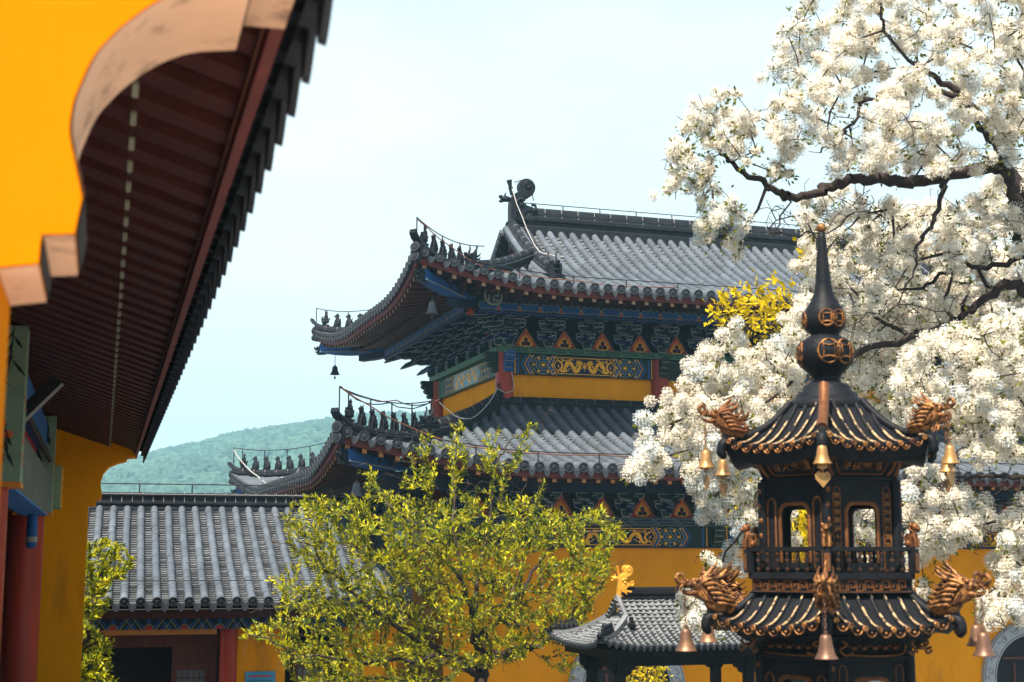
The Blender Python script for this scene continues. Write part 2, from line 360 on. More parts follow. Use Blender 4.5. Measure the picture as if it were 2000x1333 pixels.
def drip(mb, P, a0, a1, b0, dip, hang, mat=0, tilt=.3):
    n = 8; top = []; bot = []
    for j in range(n+1):
        t = j/n; p, da, db, nn = frame(P, lerp(a0, a1, t), b0); top.append(p-nn*dip*(1-(2*t-1)**2)+nn*.01); 
        hg = hang*(math.sin(math.pi*t)**.7)+.004
        bot.append(p-nn*(dip*(1-(2*t-1)**2)+hg)-db*hg*tilt)
    _, _, db, _ = frame(P, (a0+a1)/2, b0)
    vs = [q-db*.014 for q in top]+[q-db*.014 for q in bot]+[q+db*.006 for q in top]+[q+db*.006 for q in bot]; k = n+1
    fs = []
    for j in range(n): fs += [(j, k+j, k+j+1, j+1), (2*k+j, 2*k+j+1, 3*k+j+1, 3*k+j), (k+j, 3*k+j, 3*k+j+1, k+j+1), (j, j+1, 2*k+j+1, 2*k+j)]
    mb.add(vs, fs, mat)
def eave_strip(mb, P, a0, a1, b, zt, zb, th, n=30, mat=0):
    pts = [P(lerp(a0, a1, i/n), b) for i in range(n+1)]
    mb.sweep(pts, [(-th/2, zb), (th/2, zb), (th/2, zt), (-th/2, zt)], mat)
def tiled(P, alist, brange, sp, r, b_start=0., row=.15, dip=.058, L=.42, hang=.10, pan_n=4, ends=True, ext=0.):
    """covers, pans, end discs+drips for one slope -> (cover MB, pan MB, end MB)"""
    c, p, e = MB(), MB(), MB()
    for i, a in enumerate(alist):
        b1 = brange(a)
        if b1 > b_start+.05:
            cover(c, (lambda dx, dz: (lambda A, B: P(A+dx*math.sin(B*1.7+dx*90), B)+V((0, 0, dz*math.sin(B*2.1+dz*80)))))(random.uniform(-.06, .06)*r, random.uniform(-.06, .06)*r), a, b_start-ext, b1, r, L)
            if ends: tile_end(e, P, a, b_start-ext, r)
        if i+1 < len(alist):
            a2 = alist[i+1]; bb = max(b1, brange(a2))
            if bb > b_start+.05:
                pan(p, P, a, a2, b_start-.01, bb, row, dip, n=pan_n)
                if ends: drip(e, P, a+r*.75, a2-r*.75, b_start-.015, dip, hang)
    return c, p, e
RIDGE = [(-.13, -.12), (-.13, .05), (-.10, .07), (-.10, .12), (-.14, .14), (-.14, .19), (-.09, .21), (-.09, .25), (-.07, .31), (-.03, .345), (.03, .345), (.07, .31), (.09, .25), (.09, .21), (.14, .19), (.14, .14), (.10, .12), (.10, .07), (.13, .05), (.13, -.12)]
def sec(w, h, base=RIDGE): return [(a*w, b*h) for a, b in base]
def joints(mb, pts, w, h, step, mat):
    """pale mortar rings across a ridge capping"""
    d = 0; last = pts[0]; nxt = step
    for i in range(1, len(pts)):
        seg = (pts[i]-pts[i-1]).length
        while d+seg >= nxt:
            t = (nxt-d)/seg; p = pts[i-1].lerp(pts[i], t); tg = (pts[i]-pts[i-1]).normalized(); sd_ = tg.cross(V((0, 0, 1))).normalized()
            sc = [(-.095*w, .20*h), (-.075*w, .316*h), (-.032*w, .352*h), (.032*w, .352*h), (.075*w, .316*h), (.095*w, .20*h)]
            vs = [p+sd_*a+V((0, 0, b))+tg*s_ for s_ in (-.007, .007) for a, b in sc]
            mb.add(vs, [(j, j+1, 7+j, 6+j) for j in range(5)], mat); nxt += step
        d += seg
def beast_mesh(kind=0):
    """seated ridge beast looking along -x, 0.32 m tall"""
    m = MB(); m.box((0, 0, .015), (.17, .11, .03))
    if kind == 1:      # immortal riding a hen
        m.tube(cat([(.10, 0, .20), (.06, 0, .11), (-.02, 0, .08), (-.09, 0, .12), (-.11, 0, .19)], 4), [.02]*4+[.04]*4+[.065]*4+[.045]*4+[.02], 8)
        m.ell((-.125, 0, .20), (.035, .025, .025)); m.tube([(.0, 0, .12), (-.005, 0, .22), (-.01, 0, .30)], [.055, .05, .028], 8); m.ell((-.012, 0, .335), .034); m.tube([(-.01, 0, .36), (-.005, 0, .395)], [.018, .008], 6)
        m.tube([(-.01, .05, .25), (-.06, .03, .22)], .014, 5); m.tube([(-.01, -.05, .25), (-.06, -.03, .22)], .014, 5)
    else:
        m.tube(cat([(.05, 0, .03), (.045, 0, .09), (.02, 0, .16), (-.005, 0, .22), (-.02, 0, .27)], 3), [.062]*3+[.068]*3+[.056]*3+[.047]*3+[.036], 8)
        m.ell((-.03, 0, .285), (.05, .04, .042)); m.ell((-.075, 0, .275), (.032, .026, .022))
        for s in (-1, 1):
            m.tube([(-.06, .032*s, .03), (-.055, .034*s, .10), (-.03, .03*s, .18)], [.02, .018, .02], 6)
            m.tube([(-.012, .024*s, .315), (.004, .03*s, .36)], [.014, .004], 5); m.ell((.05, .045*s, .065), (.05, .025, .04))
        m.tube(cat([(.07, 0, .04), (.11, 0, .10), (.09, 0, .18), (.11, 0, .22)], 3), .014, 5)
        m.tube([(-.01, 0, .33), (.03, 0, .30), (.04, 0, .24)], [.012, .022, .012], 5)
    return m.mesh('ridge_beast', M['tiledark'])
def beast_head(mb, T, mat=0):
    """dragon-like ridge head looking along -x, about 0.45 m"""
    old = mb.T; mb.T = T
    mb.ell((0, 0, .20), (.20, .12, .16), mat=mat); mb.ell((-.20, 0, .25), (.13, .085, .06), mat=mat); mb.ell((-.17, 0, .11), (.11, .07, .035), mat=mat)
    mb.ell((-.31, 0, .30), (.035, .06, .035), mat=mat)
    for s in (-1, 1):
        mb.ell((-.12, .085*s, .31), .038, mat=mat); mb.tube(cat([(-.02, .07*s, .33), (.06, .09*s, .43), (.12, .10*s, .52), (.09, .10*s, .58)], 3), [.035]*4+[.025]*3+[.018]*2+[.008], 6, mat)
        for k in range(4): mb.tube(cat([(.05, .10*s, .28-.08*k), (.17, .13*s, .32-.09*k), (.25, .13*s, .40-.10*k)], 3), [.035, .033, .03, .026, .02, .014, .006], 5, mat)
        for k in range(3): mb.tube([(-.14-.06*k, .05*s, .19), (-.145-.06*k, .05*s, .14)], [.014, .003], 4, mat)
    mb.tube(cat([(.1, 0, .3), (.2, 0, .36), (.26, 0, .46)], 3), [.06, .055, .05, .04, .03, .02, .008], 6, mat)
    mb.box((.05, 0, .03), (.36, .2, .08), mat)
    mb.T = old
def owl_tail(mb, T, mat=0, teeth=None):
    """big ridge-end dragon: mouth biting the ridge toward +x, tail curled up, ~1.05 m tall"""
    old = mb.T; mb.T = T
    body = cat([(.42, .05), (.40, .16), (.22, .20), (.30, .30), (.40, .33), (.43, .42), (.30, .46), (.20, .52), (.26, .62), (.40, .70), (.47, .86), (.42, 1.00), (.30, 1.06), (.16, 1.02), (.12, .90), (.14, .78), (.02, .72), (-.06, .62), (-.08, .40), (-.08, .05)], 3)
    mb.prism(body, (0, 0, 0), (1, 0, 0), (0, 0, 1), (0, -1, 0), .24, mat, smooth=False)
    ip = inset_poly(body[:-1], .035)
    for s in (1, -1): mb.prism(ip, (0, 0, 0), (1, 0, 0), (0, 0, 1), (0, -s, 0), .30, mat) if s == 1 else None
    sp = [(.29+.115*math.exp(-.16*t)*math.cos(t), .90+.115*math.exp(-.16*t)*math.sin(t)) for t in [i*.5 for i in range(22)]]
    for s in (1, -1): mb.tube([(x, .15*s, z) for x, z in sp], [.03]*14+[.024]*8, 6, mat)
    for s in (-1, 1):
        mb.ell((.14, .15*s, .46), .05, mat=mat); mb.tube(cat([(.02, .15*s, .50), (.10, .17*s, .58), (.22, .16*s, .56)], 3), .028, 5, mat)
        mb.tube(cat([(.40, .13*s, .34), (.47, .13*s, .40), (.45, .13*s, .48), (.38, .13*s, .47)], 3), .03, 6, mat)
        for k in range(4): mb.tube(cat([(.02, .15*s, .30-.05*k), (.12, .17*s, .26-.05*k), (.2, .16*s, .15-.04*k)], 3), .018, 5, mat)
        if teeth is not None:
            for k in range(3): mb.tube([(.28+.05*k, .10*s, .30), (.285+.05*k, .10*s, .235)], [.014, .004], 4, teeth)
    # sword hilt and the small beast at its back
    mb.tube([(-.02, 0, .70), (-.05, 0, .82), (-.06, 0, .86)], [.05, .045, .06], 8, mat); mb.tube([(-.06, 0, .86), (-.09, 0, 1.02)], [.035, .065], 8, mat)
    mb.ell((-.17, 0, .60), (.13, .07, .07), mat=mat); mb.ell((-.28, 0, .64), (.05, .05, .04), mat=mat); mb.tube([(-.2, 0, .64), (-.16, 0, .74)], [.03, .01], 5, mat); mb.ell((-.27, 0, .54), (.06, .04, .03), mat=mat)
    mb.box((0, 0, -.2), (.16, .22, .7), mat)
    mb.T = old
BEAST = beast_mesh(0); IMMORTAL = beast_mesh(1)
def along(pts, d):
    """point and tangent at distance d from pts[0]"""
    for i in range(1, len(pts)):
        l = (pts[i]-pts[i-1]).length
        if d <= l or i == len(pts)-1: return pts[i-1].lerp(pts[i], d/l), (pts[i]-pts[i-1]).normalized()
        d -= l
def put_beasts(parent, hip, n, start, step, rh, s=1.0):
    """n beasts along a hip ridge from its outer end (hip[0]) with ridge height rh"""
    out = []
    for k in range(n):
        p, t = along(hip, start+step*k)
        o = obj('ridge_figurine', IMMORTAL if k == 0 else BEAST, parent); az = math.atan2(t.y, t.x)
        o.location = p+V((0, 0, rh)); o.rotation_euler = (0, -math.asin(max(-1, min(1, t.z)))*.6, az); o.scale = (s, s, s); out.append(o)
    return out
def rail(parent, pts, h, step, posts=True, mat_='wire', r=.011, name='lightning_rail'):
    m = MB(); top = [p+V((0, 0, h)) for p in pts]; m.tube(top, r, 5, caps=False)
    tot = sum((pts[i]-pts[i-1]).length for i in range(1, len(pts))); d = step*.4
    while d < tot and posts:
        p, _ = along(pts, d); m.tube([p-V((0, 0, .03)), p+V((0, 0, h))], r*1.25, 5); d += step
    return m.build(name, M[mat_], parent)
def cable(parent, pts, r, mat_, name='cable', sag=.06):
    out = []
    for i in range(len(pts)-1):
        a, b = V(pts[i]), V(pts[i+1])
        for k in range(6): t = k/6; out.append(a.lerp(b, t)-V((0, 0, sag*4*t*(1-t)))+V((random.uniform(-.012, .012), random.uniform(-.012, .012), random.uniform(-.012, .012))))
    out.append(V(pts[-1])); m = MB(); m.tube(out, r, 5); return m.build(name, M[mat_], parent)
def bell_mesh(h, r, mats, scallop=True):
    m = MB(); pr = [(.0, 0), (.30, -.0), (.42, -.05), (.50, -.20), (.58, -.50), (.72, -.78), (.92, -.96), (1.0, -1.0), (.93, -1.0), (.62, -.75), (.45, -.2), (.0, -.1)]
    rf = lambda rr, z, a: rr
    prof = [(a*r, b*h) for a, b in pr]
    m.lathe(prof, 20); 
    if scallop:
        for i in range(20):
            pass
    m.tube([(0, 0, -.02), (0, 0, h*.14)], r*.16, 6); return m.mesh('bell_body', mats)

# ------------------------------------------------------------ temple hall
HL, HB = 13.0, 5.3
HO = at(985, 740, 30.0); HO.z = 0
HROT = R(18.2)
hall = thing('temple_hall', 'two-tiered temple hall with upturned grey tiled roofs, painted brackets and yellow walls', 'temple hall', HO, HROT)
ZB = GROUND
# walls
m = MB(); m.box((HL/2, HB/2, (ZB+.30)/2), (HL+3.6, HB+3.6, .30-ZB)); lw = m.build('lower_wall', M['yellow'], hall)
m = MB(); m.box((HL/2, HB/2, 3.60), (HL-.14, HB-.14, .76)); m.build('upper_wall', M['yellow'], hall)
m = MB(); m.box((HL/2, HB/2, 1.75), (HL-.3, HB-.3, 3.0)); m.box((HL/2, HB/2, 5.0), (HL-.4, HB-.4, 1.9)); m.build('inner_core', M['black'], hall)
# columns
UPX = [0, 3.60, 9.40, 13.0]
for x in UPX:
    m = MB(); m.lathe([(.19, 3.0), (.19, 4.42)], 20); m.build('column', M['red'], hall).location = (x, 0, 0)
m = MB(); m.lathe([(.19, 3.0), (.19, 4.42)], 20); m.build('column', M['red'], hall).location = (0, HB, 0)

def dragon_curves(mb, T, w, h, mg):
    """two facing dragons + pearl as raised gold strips inside w x h"""
    o, ex, ey, ez = T; th = .008
    for s in (-1, 1):
        f = lambda pts: [(s*x*w/2, y*h/2) for x, y in pts]
        body = cat([(.22, .45), (.17, .05), (.24, -.55), (.36, -.62), (.44, .05), (.54, .42), (.64, .30), (.70, -.30), (.76, -.72), (.86, -.55), (.80, -.05), (.88, .45), (.96, .62)], 5)
        wd = [h*(.16+.05*math.sin(min(1, i/len(body)*1.4)*math.pi))*(1-.55*max(0, i/len(body)-.6)/.4) for i in range(len(body))]
        mb.ribbon(f(body), wd, o, ex, ey, ez, th, mg)
        mb.prism([(s*w/2*x, h/2*y) for x, y in [(.08, .25), (.05, .45), (.12, .52), (.16, .78), (.20, .60), (.27, .80), (.28, .5), (.34, .42), (.26, .2), (.2, .02), (.13, .2)]][::s], V(o)+V(ez)*.004, ex, ey, ez, th, mg)
        for leg in ([(.30, -.6), (.33, -.2), (.27, .0), (.31, .1)], [(.42, 0), (.38, -.35), (.44, -.55)], [(.62, .3), (.58, .0), (.66, -.15)], [(.72, -.4), (.64, -.6), (.68, -.78)], [(.52, .4), (.56, .7), (.50, .8)], [(.84, -.5), (.92, -.5), (.95, -.75)], [(.86, .3), (.78, .6), (.84, .8)]):
            mb.ribbon(f(cat(leg, 3)), h*.075, o, ex, ey, ez, th, mg)
        for cl in ([(.40, .72), (.46, .82), (.52, .66)], [(.62, .75), (.70, .62), (.76, .75)], [(.50, -.3), (.56, -.4), (.60, -.62)], [(.92, .1), (.96, -.1), (.90, -.2)]):
            mb.ribbon(f(cat(cl, 3)), h*.04, o, ex, ey, ez, th*.8, mg)
    mb.prism(circle(h*.09, 12), V(o)+V(ez)*.004, ex, ey, ez, th, mg)
    for k in range(6):
        a = k*math.pi/3+.3; mb.ribbon([(h*.11*math.cos(a), h*.11*math.sin(a)), (h*.24*math.cos(a+.3), h*.3*math.sin(a+.3))], [h*.07, .002], o, ex, ey, ez, th*.8, mg)
def medallion(mb, T, c, r, h):
    """flower wheel: rings of blue petals with gold points, squeezed to height h. mats: gold 1, line 2, blue 3, dkgreen 4"""
    o, ex, ey, ez = T; sy = min(1, h/2/r)
    E_ = lambda rr, n=20: [(c[0]+rr*math.cos(2*math.pi*i/n), c[1]+rr*sy*math.sin(2*math.pi*i/n)) for i in range(n+1)]
    for rr, wd, mt in ((r*.95, .012, 2), (r*.62, .012, 2), (r*.34, .012, 2)): mb.ribbon(E_(rr), wd, o, ex, ey, ez, .006, mt)
    mb.prism(E_(r*.16, 12)[:-1], V(o)+V(ez)*.006, ex, ey, ez, .010, 1)
    for k in range(12):
        a = 2*math.pi*k/12; ca, sa = math.cos(a), math.sin(a)*sy
        mb.prism([(c[0]+r*.78*ca+.026*r*4*math.cos(t), c[1]+r*.78*sa+.026*r*4*sy*math.sin(t)) for t in [i*math.pi/4 for i in range(8)]], V(o)+V(ez)*.003, ex, ey, ez, .008, 3 if k % 2 else 4)
        if k % 2 == 0: mb.prism([(c[0]+r*.78*ca+.028*math.cos(t), c[1]+r*.78*sa+.028*math.sin(t)) for t in [i*math.pi/3 for i in range(6)]], V(o)+V(ez)*.006, ex, ey, ez, .010, 1)
        mb.prism([(c[0]+r*.48*math.cos(a+.26)+.05*r*2*math.cos(t), c[1]+r*.48*sy*math.sin(a+.26)+.05*r*2*sy*math.sin(t)) for t in [i*math.pi/3 for i in range(6)]], V(o)+V(ez)*.003, ex, ey, ez, .008, 3)
    for sx in (-1, 1):
        for sy2 in (-1, 1): mb.prism([(c[0]+sx*r*.93+.02*math.cos(t), c[1]+sy2*h*.42+.02*math.sin(t)) for t in [i*math.pi/3 for i in range(6)]], V(o)+V(ez)*.005, ex, ey, ez, .008, 1)
def painted_beam(name, length, h, parent, loc, rz, bright=False, kind='dragon'):
    """painted architrave: chevrons, medallions and a dragon cartouche. Local: x along, -y outward, z up"""
    fill, ln = (M['dkgreen'], M['line']) if not bright else (M['green'], M['line'])  # bright: paler paint puts the sunlight on the left faces into the colour
    mats = [fill, M['gold'], M['line'], M['blue'], M['dkblue'] if not bright else M['cyan']]
    m = MB(); m.box((length/2, .07, 0), (length, .14, h), 0)
    T = (V((length/2, 0, 0)), V((1, 0, 0)), V((0, 0, 1)), V((0, -1, 0))); o, ex, ey, ez = T
    if kind == 'dragon':
        cw = length*.40; md = length*.29; r = min(h*.62, length*.085)
        pl = [(-cw/2+h*.12, h*.42), (cw/2-h*.12, h*.42), (cw/2, h*.22), (cw/2+h*.14, 0), (cw/2, -h*.22), (cw/2-h*.12, -h*.42), (-cw/2+h*.12, -h*.42), (-cw/2, -h*.22), (-cw/2-h*.14, 0), (-cw/2, h*.22)]
        m.prism(pl[::-1], o+ez*.003, ex, ey, ez, .006, 4, line=1, inset=.014)
        ip = inset_poly(pl, .03); m.prism(ip[::-1], o+ez*.006, ex, ey, ez, .006, 4)
        dragon_curves(m, (o+ez*.009, ex, ey, ez), cw*.98, h*.80, 1)
        for s in (-1, 1):
            medallion(m, T, (s*md, 0), r, h*.96)
            for d, wd, mt in ((cw/2+h*.24, h*.10, 3), (cw/2+h*.34, .014, 1), (cw/2+h*.12, .014, 1)):
                m.ribbon([(s*(d-h*.16), h*.5), (s*(d+h*.12), 0), (s*(d-h*.16), -h*.5)], wd, o, ex, ey, ez, .005, mt)
            for d, wd, mt in ((md+r+h*.16, h*.10, 3), (md+r+h*.26, .014, 1), (md+r+h*.06, .014, 2), (md+r+h*.42, h*.08, 3)):
                m.ribbon([(s*(d-h*.20), h*.5), (s*(d+h*.10), 0), (s*(d-h*.20), -h*.5)], wd, o, ex, ey, ez, .005, mt)
            m.ribbon([(s*length*.485, h*.5), (s*length*.485, -h*.5)], .018, o, ex, ey, ez, .006, 1)
            m.ribbon([(s*length*.465, h*.5), (s*length*.465, -h*.5)], .05, o, ex, ey, ez, .004, 3)
    else:
        cw = h*1.15
        for s in (-1, 1):
            m.ribbon([(-cw*.5, s*h*.48), (cw*.5, -s*h*.48)], .022, o, ex, ey, ez, .009, 1)
            m.ribbon([(s*cw*.5, h*.5), (s*cw*.5, -h*.5)], .02, o, ex, ey, ez, .007, 1)
            m.ribbon([(s*cw*.56, h*.5), (s*cw*.56, -h*.5)], .05, o, ex, ey, ez, .004, 3)
            m.prism([(s*cw*.13, 0), (s*cw*.40, h*.30), (s*cw*.40, -h*.30)][::-s], o+ez*.003, ex, ey, ez, .006, 3)
            m.prism([(s*cw*.22, 0), (s*cw*.36, h*.14), (s*cw*.36, -h*.14)][::-s], o+ez*.006, ex, ey, ez, .006, 1)
            m.prism([(0, s*h*.13), (-cw*.30, s*h*.42), (cw*.30, s*h*.42)][::s], o+ez*.003, ex, ey, ez, .006, 4)
        if length > cw*2.6:
            for s in (-1, 1): medallion(m, T, (s*cw*1.35, 0), h*.45, h*.95)
            m.ribbon([(length*.30, h*.5), (length*.36, 0), (length*.30, -h*.5)], .04, o, ex, ey, ez, .005, 3)
    return obj(name, m.mesh(name, mats), parent, loc, rz)
def scallop_end(parent, loc, rz, d, w, h, mats):
    """carved scalloped beam end; projects d outward (-y)"""
    pr = [(0, -h/2), (d*.55, -h/2), (d*.62, -h*.36), (d*.55, -h*.28), (d*.74, -h*.20), (d*.84, -h*.08), (d*.74, 0), (d*.92, h*.08), (d*1.0, h*.20), (d*.92, h*.28), (d*1.0, h*.36), (d*1.0, h/2), (0, h/2)]
    m = MB(); m.prism(pr, (0, 0, 0), (0, -1, 0), (0, 0, 1), (-1, 0, 0), w, 0, side=0, line=1, inset=.018)
    n = 0
    for a, b in ((pr[1], pr[3]), (pr[3], pr[6]), (pr[6], pr[9])):
        m.ribbon([(-w/2+.01, b[1]), (w/2-.01, b[1])], .014, (0, -b[0]-.002, 0), (1, 0, 0), (0, 0, 1), (0, -1, 0), .006, 1)
    return obj('beam_end', m.mesh('beam_end', mats), parent, loc, rz)
def bracket_mesh(tiers=3, step=.36, rise=.185):
    m = MB(); X, Y, Z = V((1, 0, 0)), V((0, -1, 0)), V((0, 0, 1))   # 0 blue 1 green 2 line 3 red
    def block(x, y, z, c, s=1.0):
        m.prism([(-.085*s, .09*s), (-.085*s, .045*s), (-.058*s, 0), (.058*s, 0), (.085*s, .045*s), (.085*s, .09*s)][::-1], (x, -y, z), X, Z, Y, .13*s, c, line=2, inset=.011)
    m.prism([(-.11, .15), (-.11, .08), (-.075, 0), (.075, 0), (.11, .08), (.11, .15)][::-1], (0, -.05, 0), X, Z, Y, .26, 1, line=2, inset=.012)
    for k in range(tiers):
        y = step*k*.92+.05; z = .15+rise*k; w = (.21, .29, .35)[k]; c = k % 2
        arm = lambda w: [(-w, .12), (-w, .065), (-w*.80, .018), (-w*.55, 0), (w*.55, 0), (w*.80, .018), (w, .065), (w, .12)][::-1]
        m.prism(arm(w), (0, -y, z), X, Z, Y, .10, c, line=2, inset=.012)
        for sx in (-1, 1): block(sx*(w-.055), y, z+.12, 1-c, .8)
        if k > 0:
            m.prism(arm(w*.72), (0, -y+step*.46, z-.02), X, Z, Y, .09, 1-c, line=2, inset=.012)
            for sx in (-1, 1): block(sx*(w*.72-.05), y-step*.46, z+.10, c, .75)
        block(0, y, z+.12, 1-c, .85)
        # forward arm with beak, seen from the side
        d = y+step*.62
        fa = [(-.05, .11), (-.05, 0), (d*.75, -.005), (d+.06, -.075), (d+.16, -.10), (d+.10, -.02), (d, .06), (d*.8, .11)]
        m.prism(fa, (0, 0, z+.02), Y, Z, X, .085, c, line=2, inset=.010)
        m.prism([(-.042, -.03), (.042, -.03), (.042, .06), (-.042, .06)], (0, -d-.05, z), X, Z, Y, .02, c, line=2, inset=.010)
    m.box((0, .05, .32), (.14, .2, .66), 3)
    return m.mesh('bracket_set', [M['brblue'], M['brgreen'], M['brline'], M['redboard']])
def flame_mesh(w=.76, h=.42):
    m = MB(); X, Z, Y = V((1, 0, 0)), V((0, 0, 1)), V((0, -1, 0))
    pl = cat([(-w/2, 0), (-w*.34, h*.10), (-w*.22, h*.45), (-w*.09, h*.78), (0, h*1.0), (w*.09, h*.78), (w*.22, h*.45), (w*.34, h*.10), (w/2, 0)], 3)
    m.prism(pl[::-1], (0, 0, 0), X, Z, Y, .04, 0, line=1, inset=.010)
    O = V((0, -.021, 0))
    for k in range(11):
        t = (k-5)/5; x0 = t*w*.155; a = math.pi/2-t*1.25; l = h*(.34-.16*abs(t)) if k != 5 else h*.48
        y0 = h*.40-abs(t)**2*h*.24
        m.ribbon(cat([(x0*.9, y0-.02), (x0+l*.5*math.cos(a), y0+l*.5*math.sin(a)), (x0+l*.8*math.cos(a)+.006, y0+l*math.sin(a))], 2), [.026, .024, .020, .014, .004], O, X, Z, Y, .006, 2)
    m.ribbon(cat([(-w*.17, h*.25), (-w*.13, h*.10), (0, h*.07), (w*.13, h*.10), (w*.17, h*.25)], 3), .022, O, X, Z, Y, .005, 2)
    for x, z in ((-.052, h*.19), (.052, h*.19), (0, h*.19+.088)):
        m.ell((x, -.03, z), (.046, .03, .046), mat=3)
    return m.mesh('flame_panel', [M['redboard'], M['line'], M['gold'], M['dkblue']])
BRK = bracket_mesh(); FLM = flame_mesh()
def cloud_band(parent, length, loc, rz):
    """hanging board with cloud scrolls under the eave"""
    m = MB(); m.box((length/2, .03, .17), (length, .06, .34), 0); X, Z, Y = V((1, 0, 0)), V((0, 0, 1)), V((0, -1, 0))
    n = int(length/.44)
    for k in range(n):
        c = (k+.5)*length/n; w = length/n
        pl = [(x_, y_-.075) for x_, y_ in cat([(-.36*w, .16), (-.46*w, .24), (-.38*w, .33), (-.15*w, .30), (0, .335), (.15*w, .30), (.38*w, .33), (.46*w, .24), (.36*w, .16), (.12*w, .18), (0, .15), (-.12*w, .18)], 3)]
        m.prism([(c+x, y) for x, y in pl[:-1]][::-1], (0, -.004, 0), X, Z, Y, .012, 1, line=2, inset=.010)
        b = c+w/2
        if k < n-1:
            m.prism([(b-.06, .08), (b, .21), (b+.06, .08)], (0, -.004, 0), X, Z, Y, .012, 3, line=2, inset=.010)
            m.ribbon([(b-.05, .08), (b, .17), (b+.05, .08)], .010, V((0, -.012, 0)), X, Z, Y, .004, 2)
        m.ribbon(cat([(c-w*.5, .02), (c-w*.3, .055), (c-w*.1, .03), (c, .02), (c+w*.2, .055), (c+w*.35, .03), (c+w*.5, .02)], 3), .016, V((0, 0, 0)), X, Z, Y, .005, 1)
    return obj('cloud_board', m.mesh('cloud_board', [M['dkblue'], M['blue'], M['line'], M['redboard']]), parent, loc, rz)

def tier(prefix, rf, sides, sp, r, name, inner, zin, vis, raft_front_mat, o_in):
    """one roof tier: tiles, fascia, soffit, rafters; sides: {side:(a list, brange)}"""
    roofE = None
    cv, pn, en = MB(), MB(), []; fa, so, r1 = MB(), MB(), MB()
    for side, (al, br, aext) in sides.items():
        P = rf.P(side); c, p, e = tiled(P, al, br, sp, r)
        en.append(e)
        for a_, b_ in ((cv, c), (pn, p)): a_.add(b_.v, b_.f, 0, False); a_.s[-len(b_.f):] = b_.s
        a0, a1 = aext
        n = 44
        eave_strip(fa, P, a0, a1, .07, -.045, -.20, .045, n)
        # soffit sheet
        ob = o_in
        pts = lambda a, b, dz: P(a, b)+V((0, 0, dz))
        us = [lerp(a0, a1, i/n) for i in range(n+1)]; bs = [.09, ob*.3, ob*.6, ob]
        def clampb(a, b): 
            lo = min(a-a0, a1-a)
            return b if b < max(lo, .05) else max(lo, .05)
        so.grid(lambda a, b: pts(a, clampb(a, b), -.13-.06*(b/ob)), us, bs, 0, False)
        # rafters: fliers then eave rafters
        k = 0; a = a0+.20
        while a < a1-.15:
            lim = min(a-a0, a1-a, 99) if True else 99
            b1 = min(.95, max(.2, lim)); 
            A = P(a, .11)+V((0, 0, -.235)); B = P(a, b1)+V((0, 0, -.235)); r1.bar(A, B, .085, .085, 0)
            p_, da, db, nn = frame(P, a, .11)
            ctr = A-db*.004; q = .040
            r1.add([ctr-da*q-V((0, 0, q)), ctr+da*q-V((0, 0, q)), ctr+da*q+V((0, 0, q)), ctr-da*q+V((0, 0, q))], [(0, 1, 2, 3)], 1)
            for sx, sz, lx, lz in ((0, 0, .62, .12), (0, 0, .12, .62), (.25, .28, .3, .1), (-.25, -.28, .3, .1), (-.28, .25, .1, .3), (.28, -.25, .1, .3)):
                c2 = ctr-db*.004+da*(sx*2*q)+V((0, 0, sz*2*q)); u, w = da*lx*q, V((0, 0, lz*q))
                r1.add([c2-u-w, c2+u-w, c2+u+w, c2-u+w], [(0, 1, 2, 3)], 2)
            if lim > .7:
                A2 = P(a+.06, .70)+V((0, 0, -.31)); B2 = P(a+.06, min(ob, lim))+V((0, 0, -.31-.05)); r1.bar(A2, B2, .09, .09, 0)
                c2 = A2-db*.004; q = .036; da2 = da
                r1.add([c2-da2*q-V((0, 0, q)), c2+da2*q-V((0, 0, q)), c2+da2*q+V((0, 0, q)), c2-da2*q+V((0, 0, q))], [(0, 1, 2, 3)], 3)
            a += sp
    return cv, pn, en, fa, so, r1
def spaced(a0, a1, sp, off=.5):
    n = int((a1-a0)/sp); st = (a1-a0)/n; return [a0+st*(i+off) for i in range(n)]

# upper roof -------------------------------------------------
UO = 2.5
ur = Roof(UO, HL, HB, 5.38, .12, .066, .50, 3.4, .16, right=True)
xg = .95; smax = UO+HB/2
hx = xg+UO
def br_front(a): return smax if xg <= a <= HL-xg else max(0, min(a+UO, HL+UO-a))
def br_left(a): y = -a; return max(0, min(y+UO, HB+UO-y, hx))
sp = .285
alF = [-UO+.17+(HL+2*UO-.34)/62*i for i in range(63)]
alL = [-(HB+UO)+.17+(HB+2*UO-.34)/37*i for i in range(38)]
up = thing('x', 'x', 'x'); bpy.data.objects.remove(up)
def make_tier(nm, rf, sides, o_in, raftmat, label=None):
    cv, pn, en, fa, so, r1 = tier('', rf, sides, sp, .084, nm, 0, 0, 0, 0, o_in)
    root = cv.build(nm, M['tile'], hall, label)
    pn.build('pan_tiles', M['pan'], root); [q.build('eave_tile_ends', M['tileend'], root) for q in en]; fa.build('fascia', M['fascia'], root)
    so.build('soffit', M['maroon'], root); r1.build('rafters', [M['maroon'], raftmat, M['line'], M['dkgreen']], root)
    return root
UR = make_tier('upper_roof', ur, {'front': (alF, br_front, (-UO, HL+UO)), 'left': (alL, br_left, (-(HB+UO), UO)), 'right': ([-a for a in alL[::-1]], lambda a: br_left(-a), (-UO, HB+UO))}, 1.35, M['rafterend'])
Pf, Pl, Pb = ur.P('front'), ur.P('left'), ur.P('back')
m = MB(); m.grid(lambda a, b: Pb(a, b), [-HL+xg+i*(HL-2*xg)/12 for i in range(13)], [0, .8, 1.6, 2.6, 3.6, smax], 0)
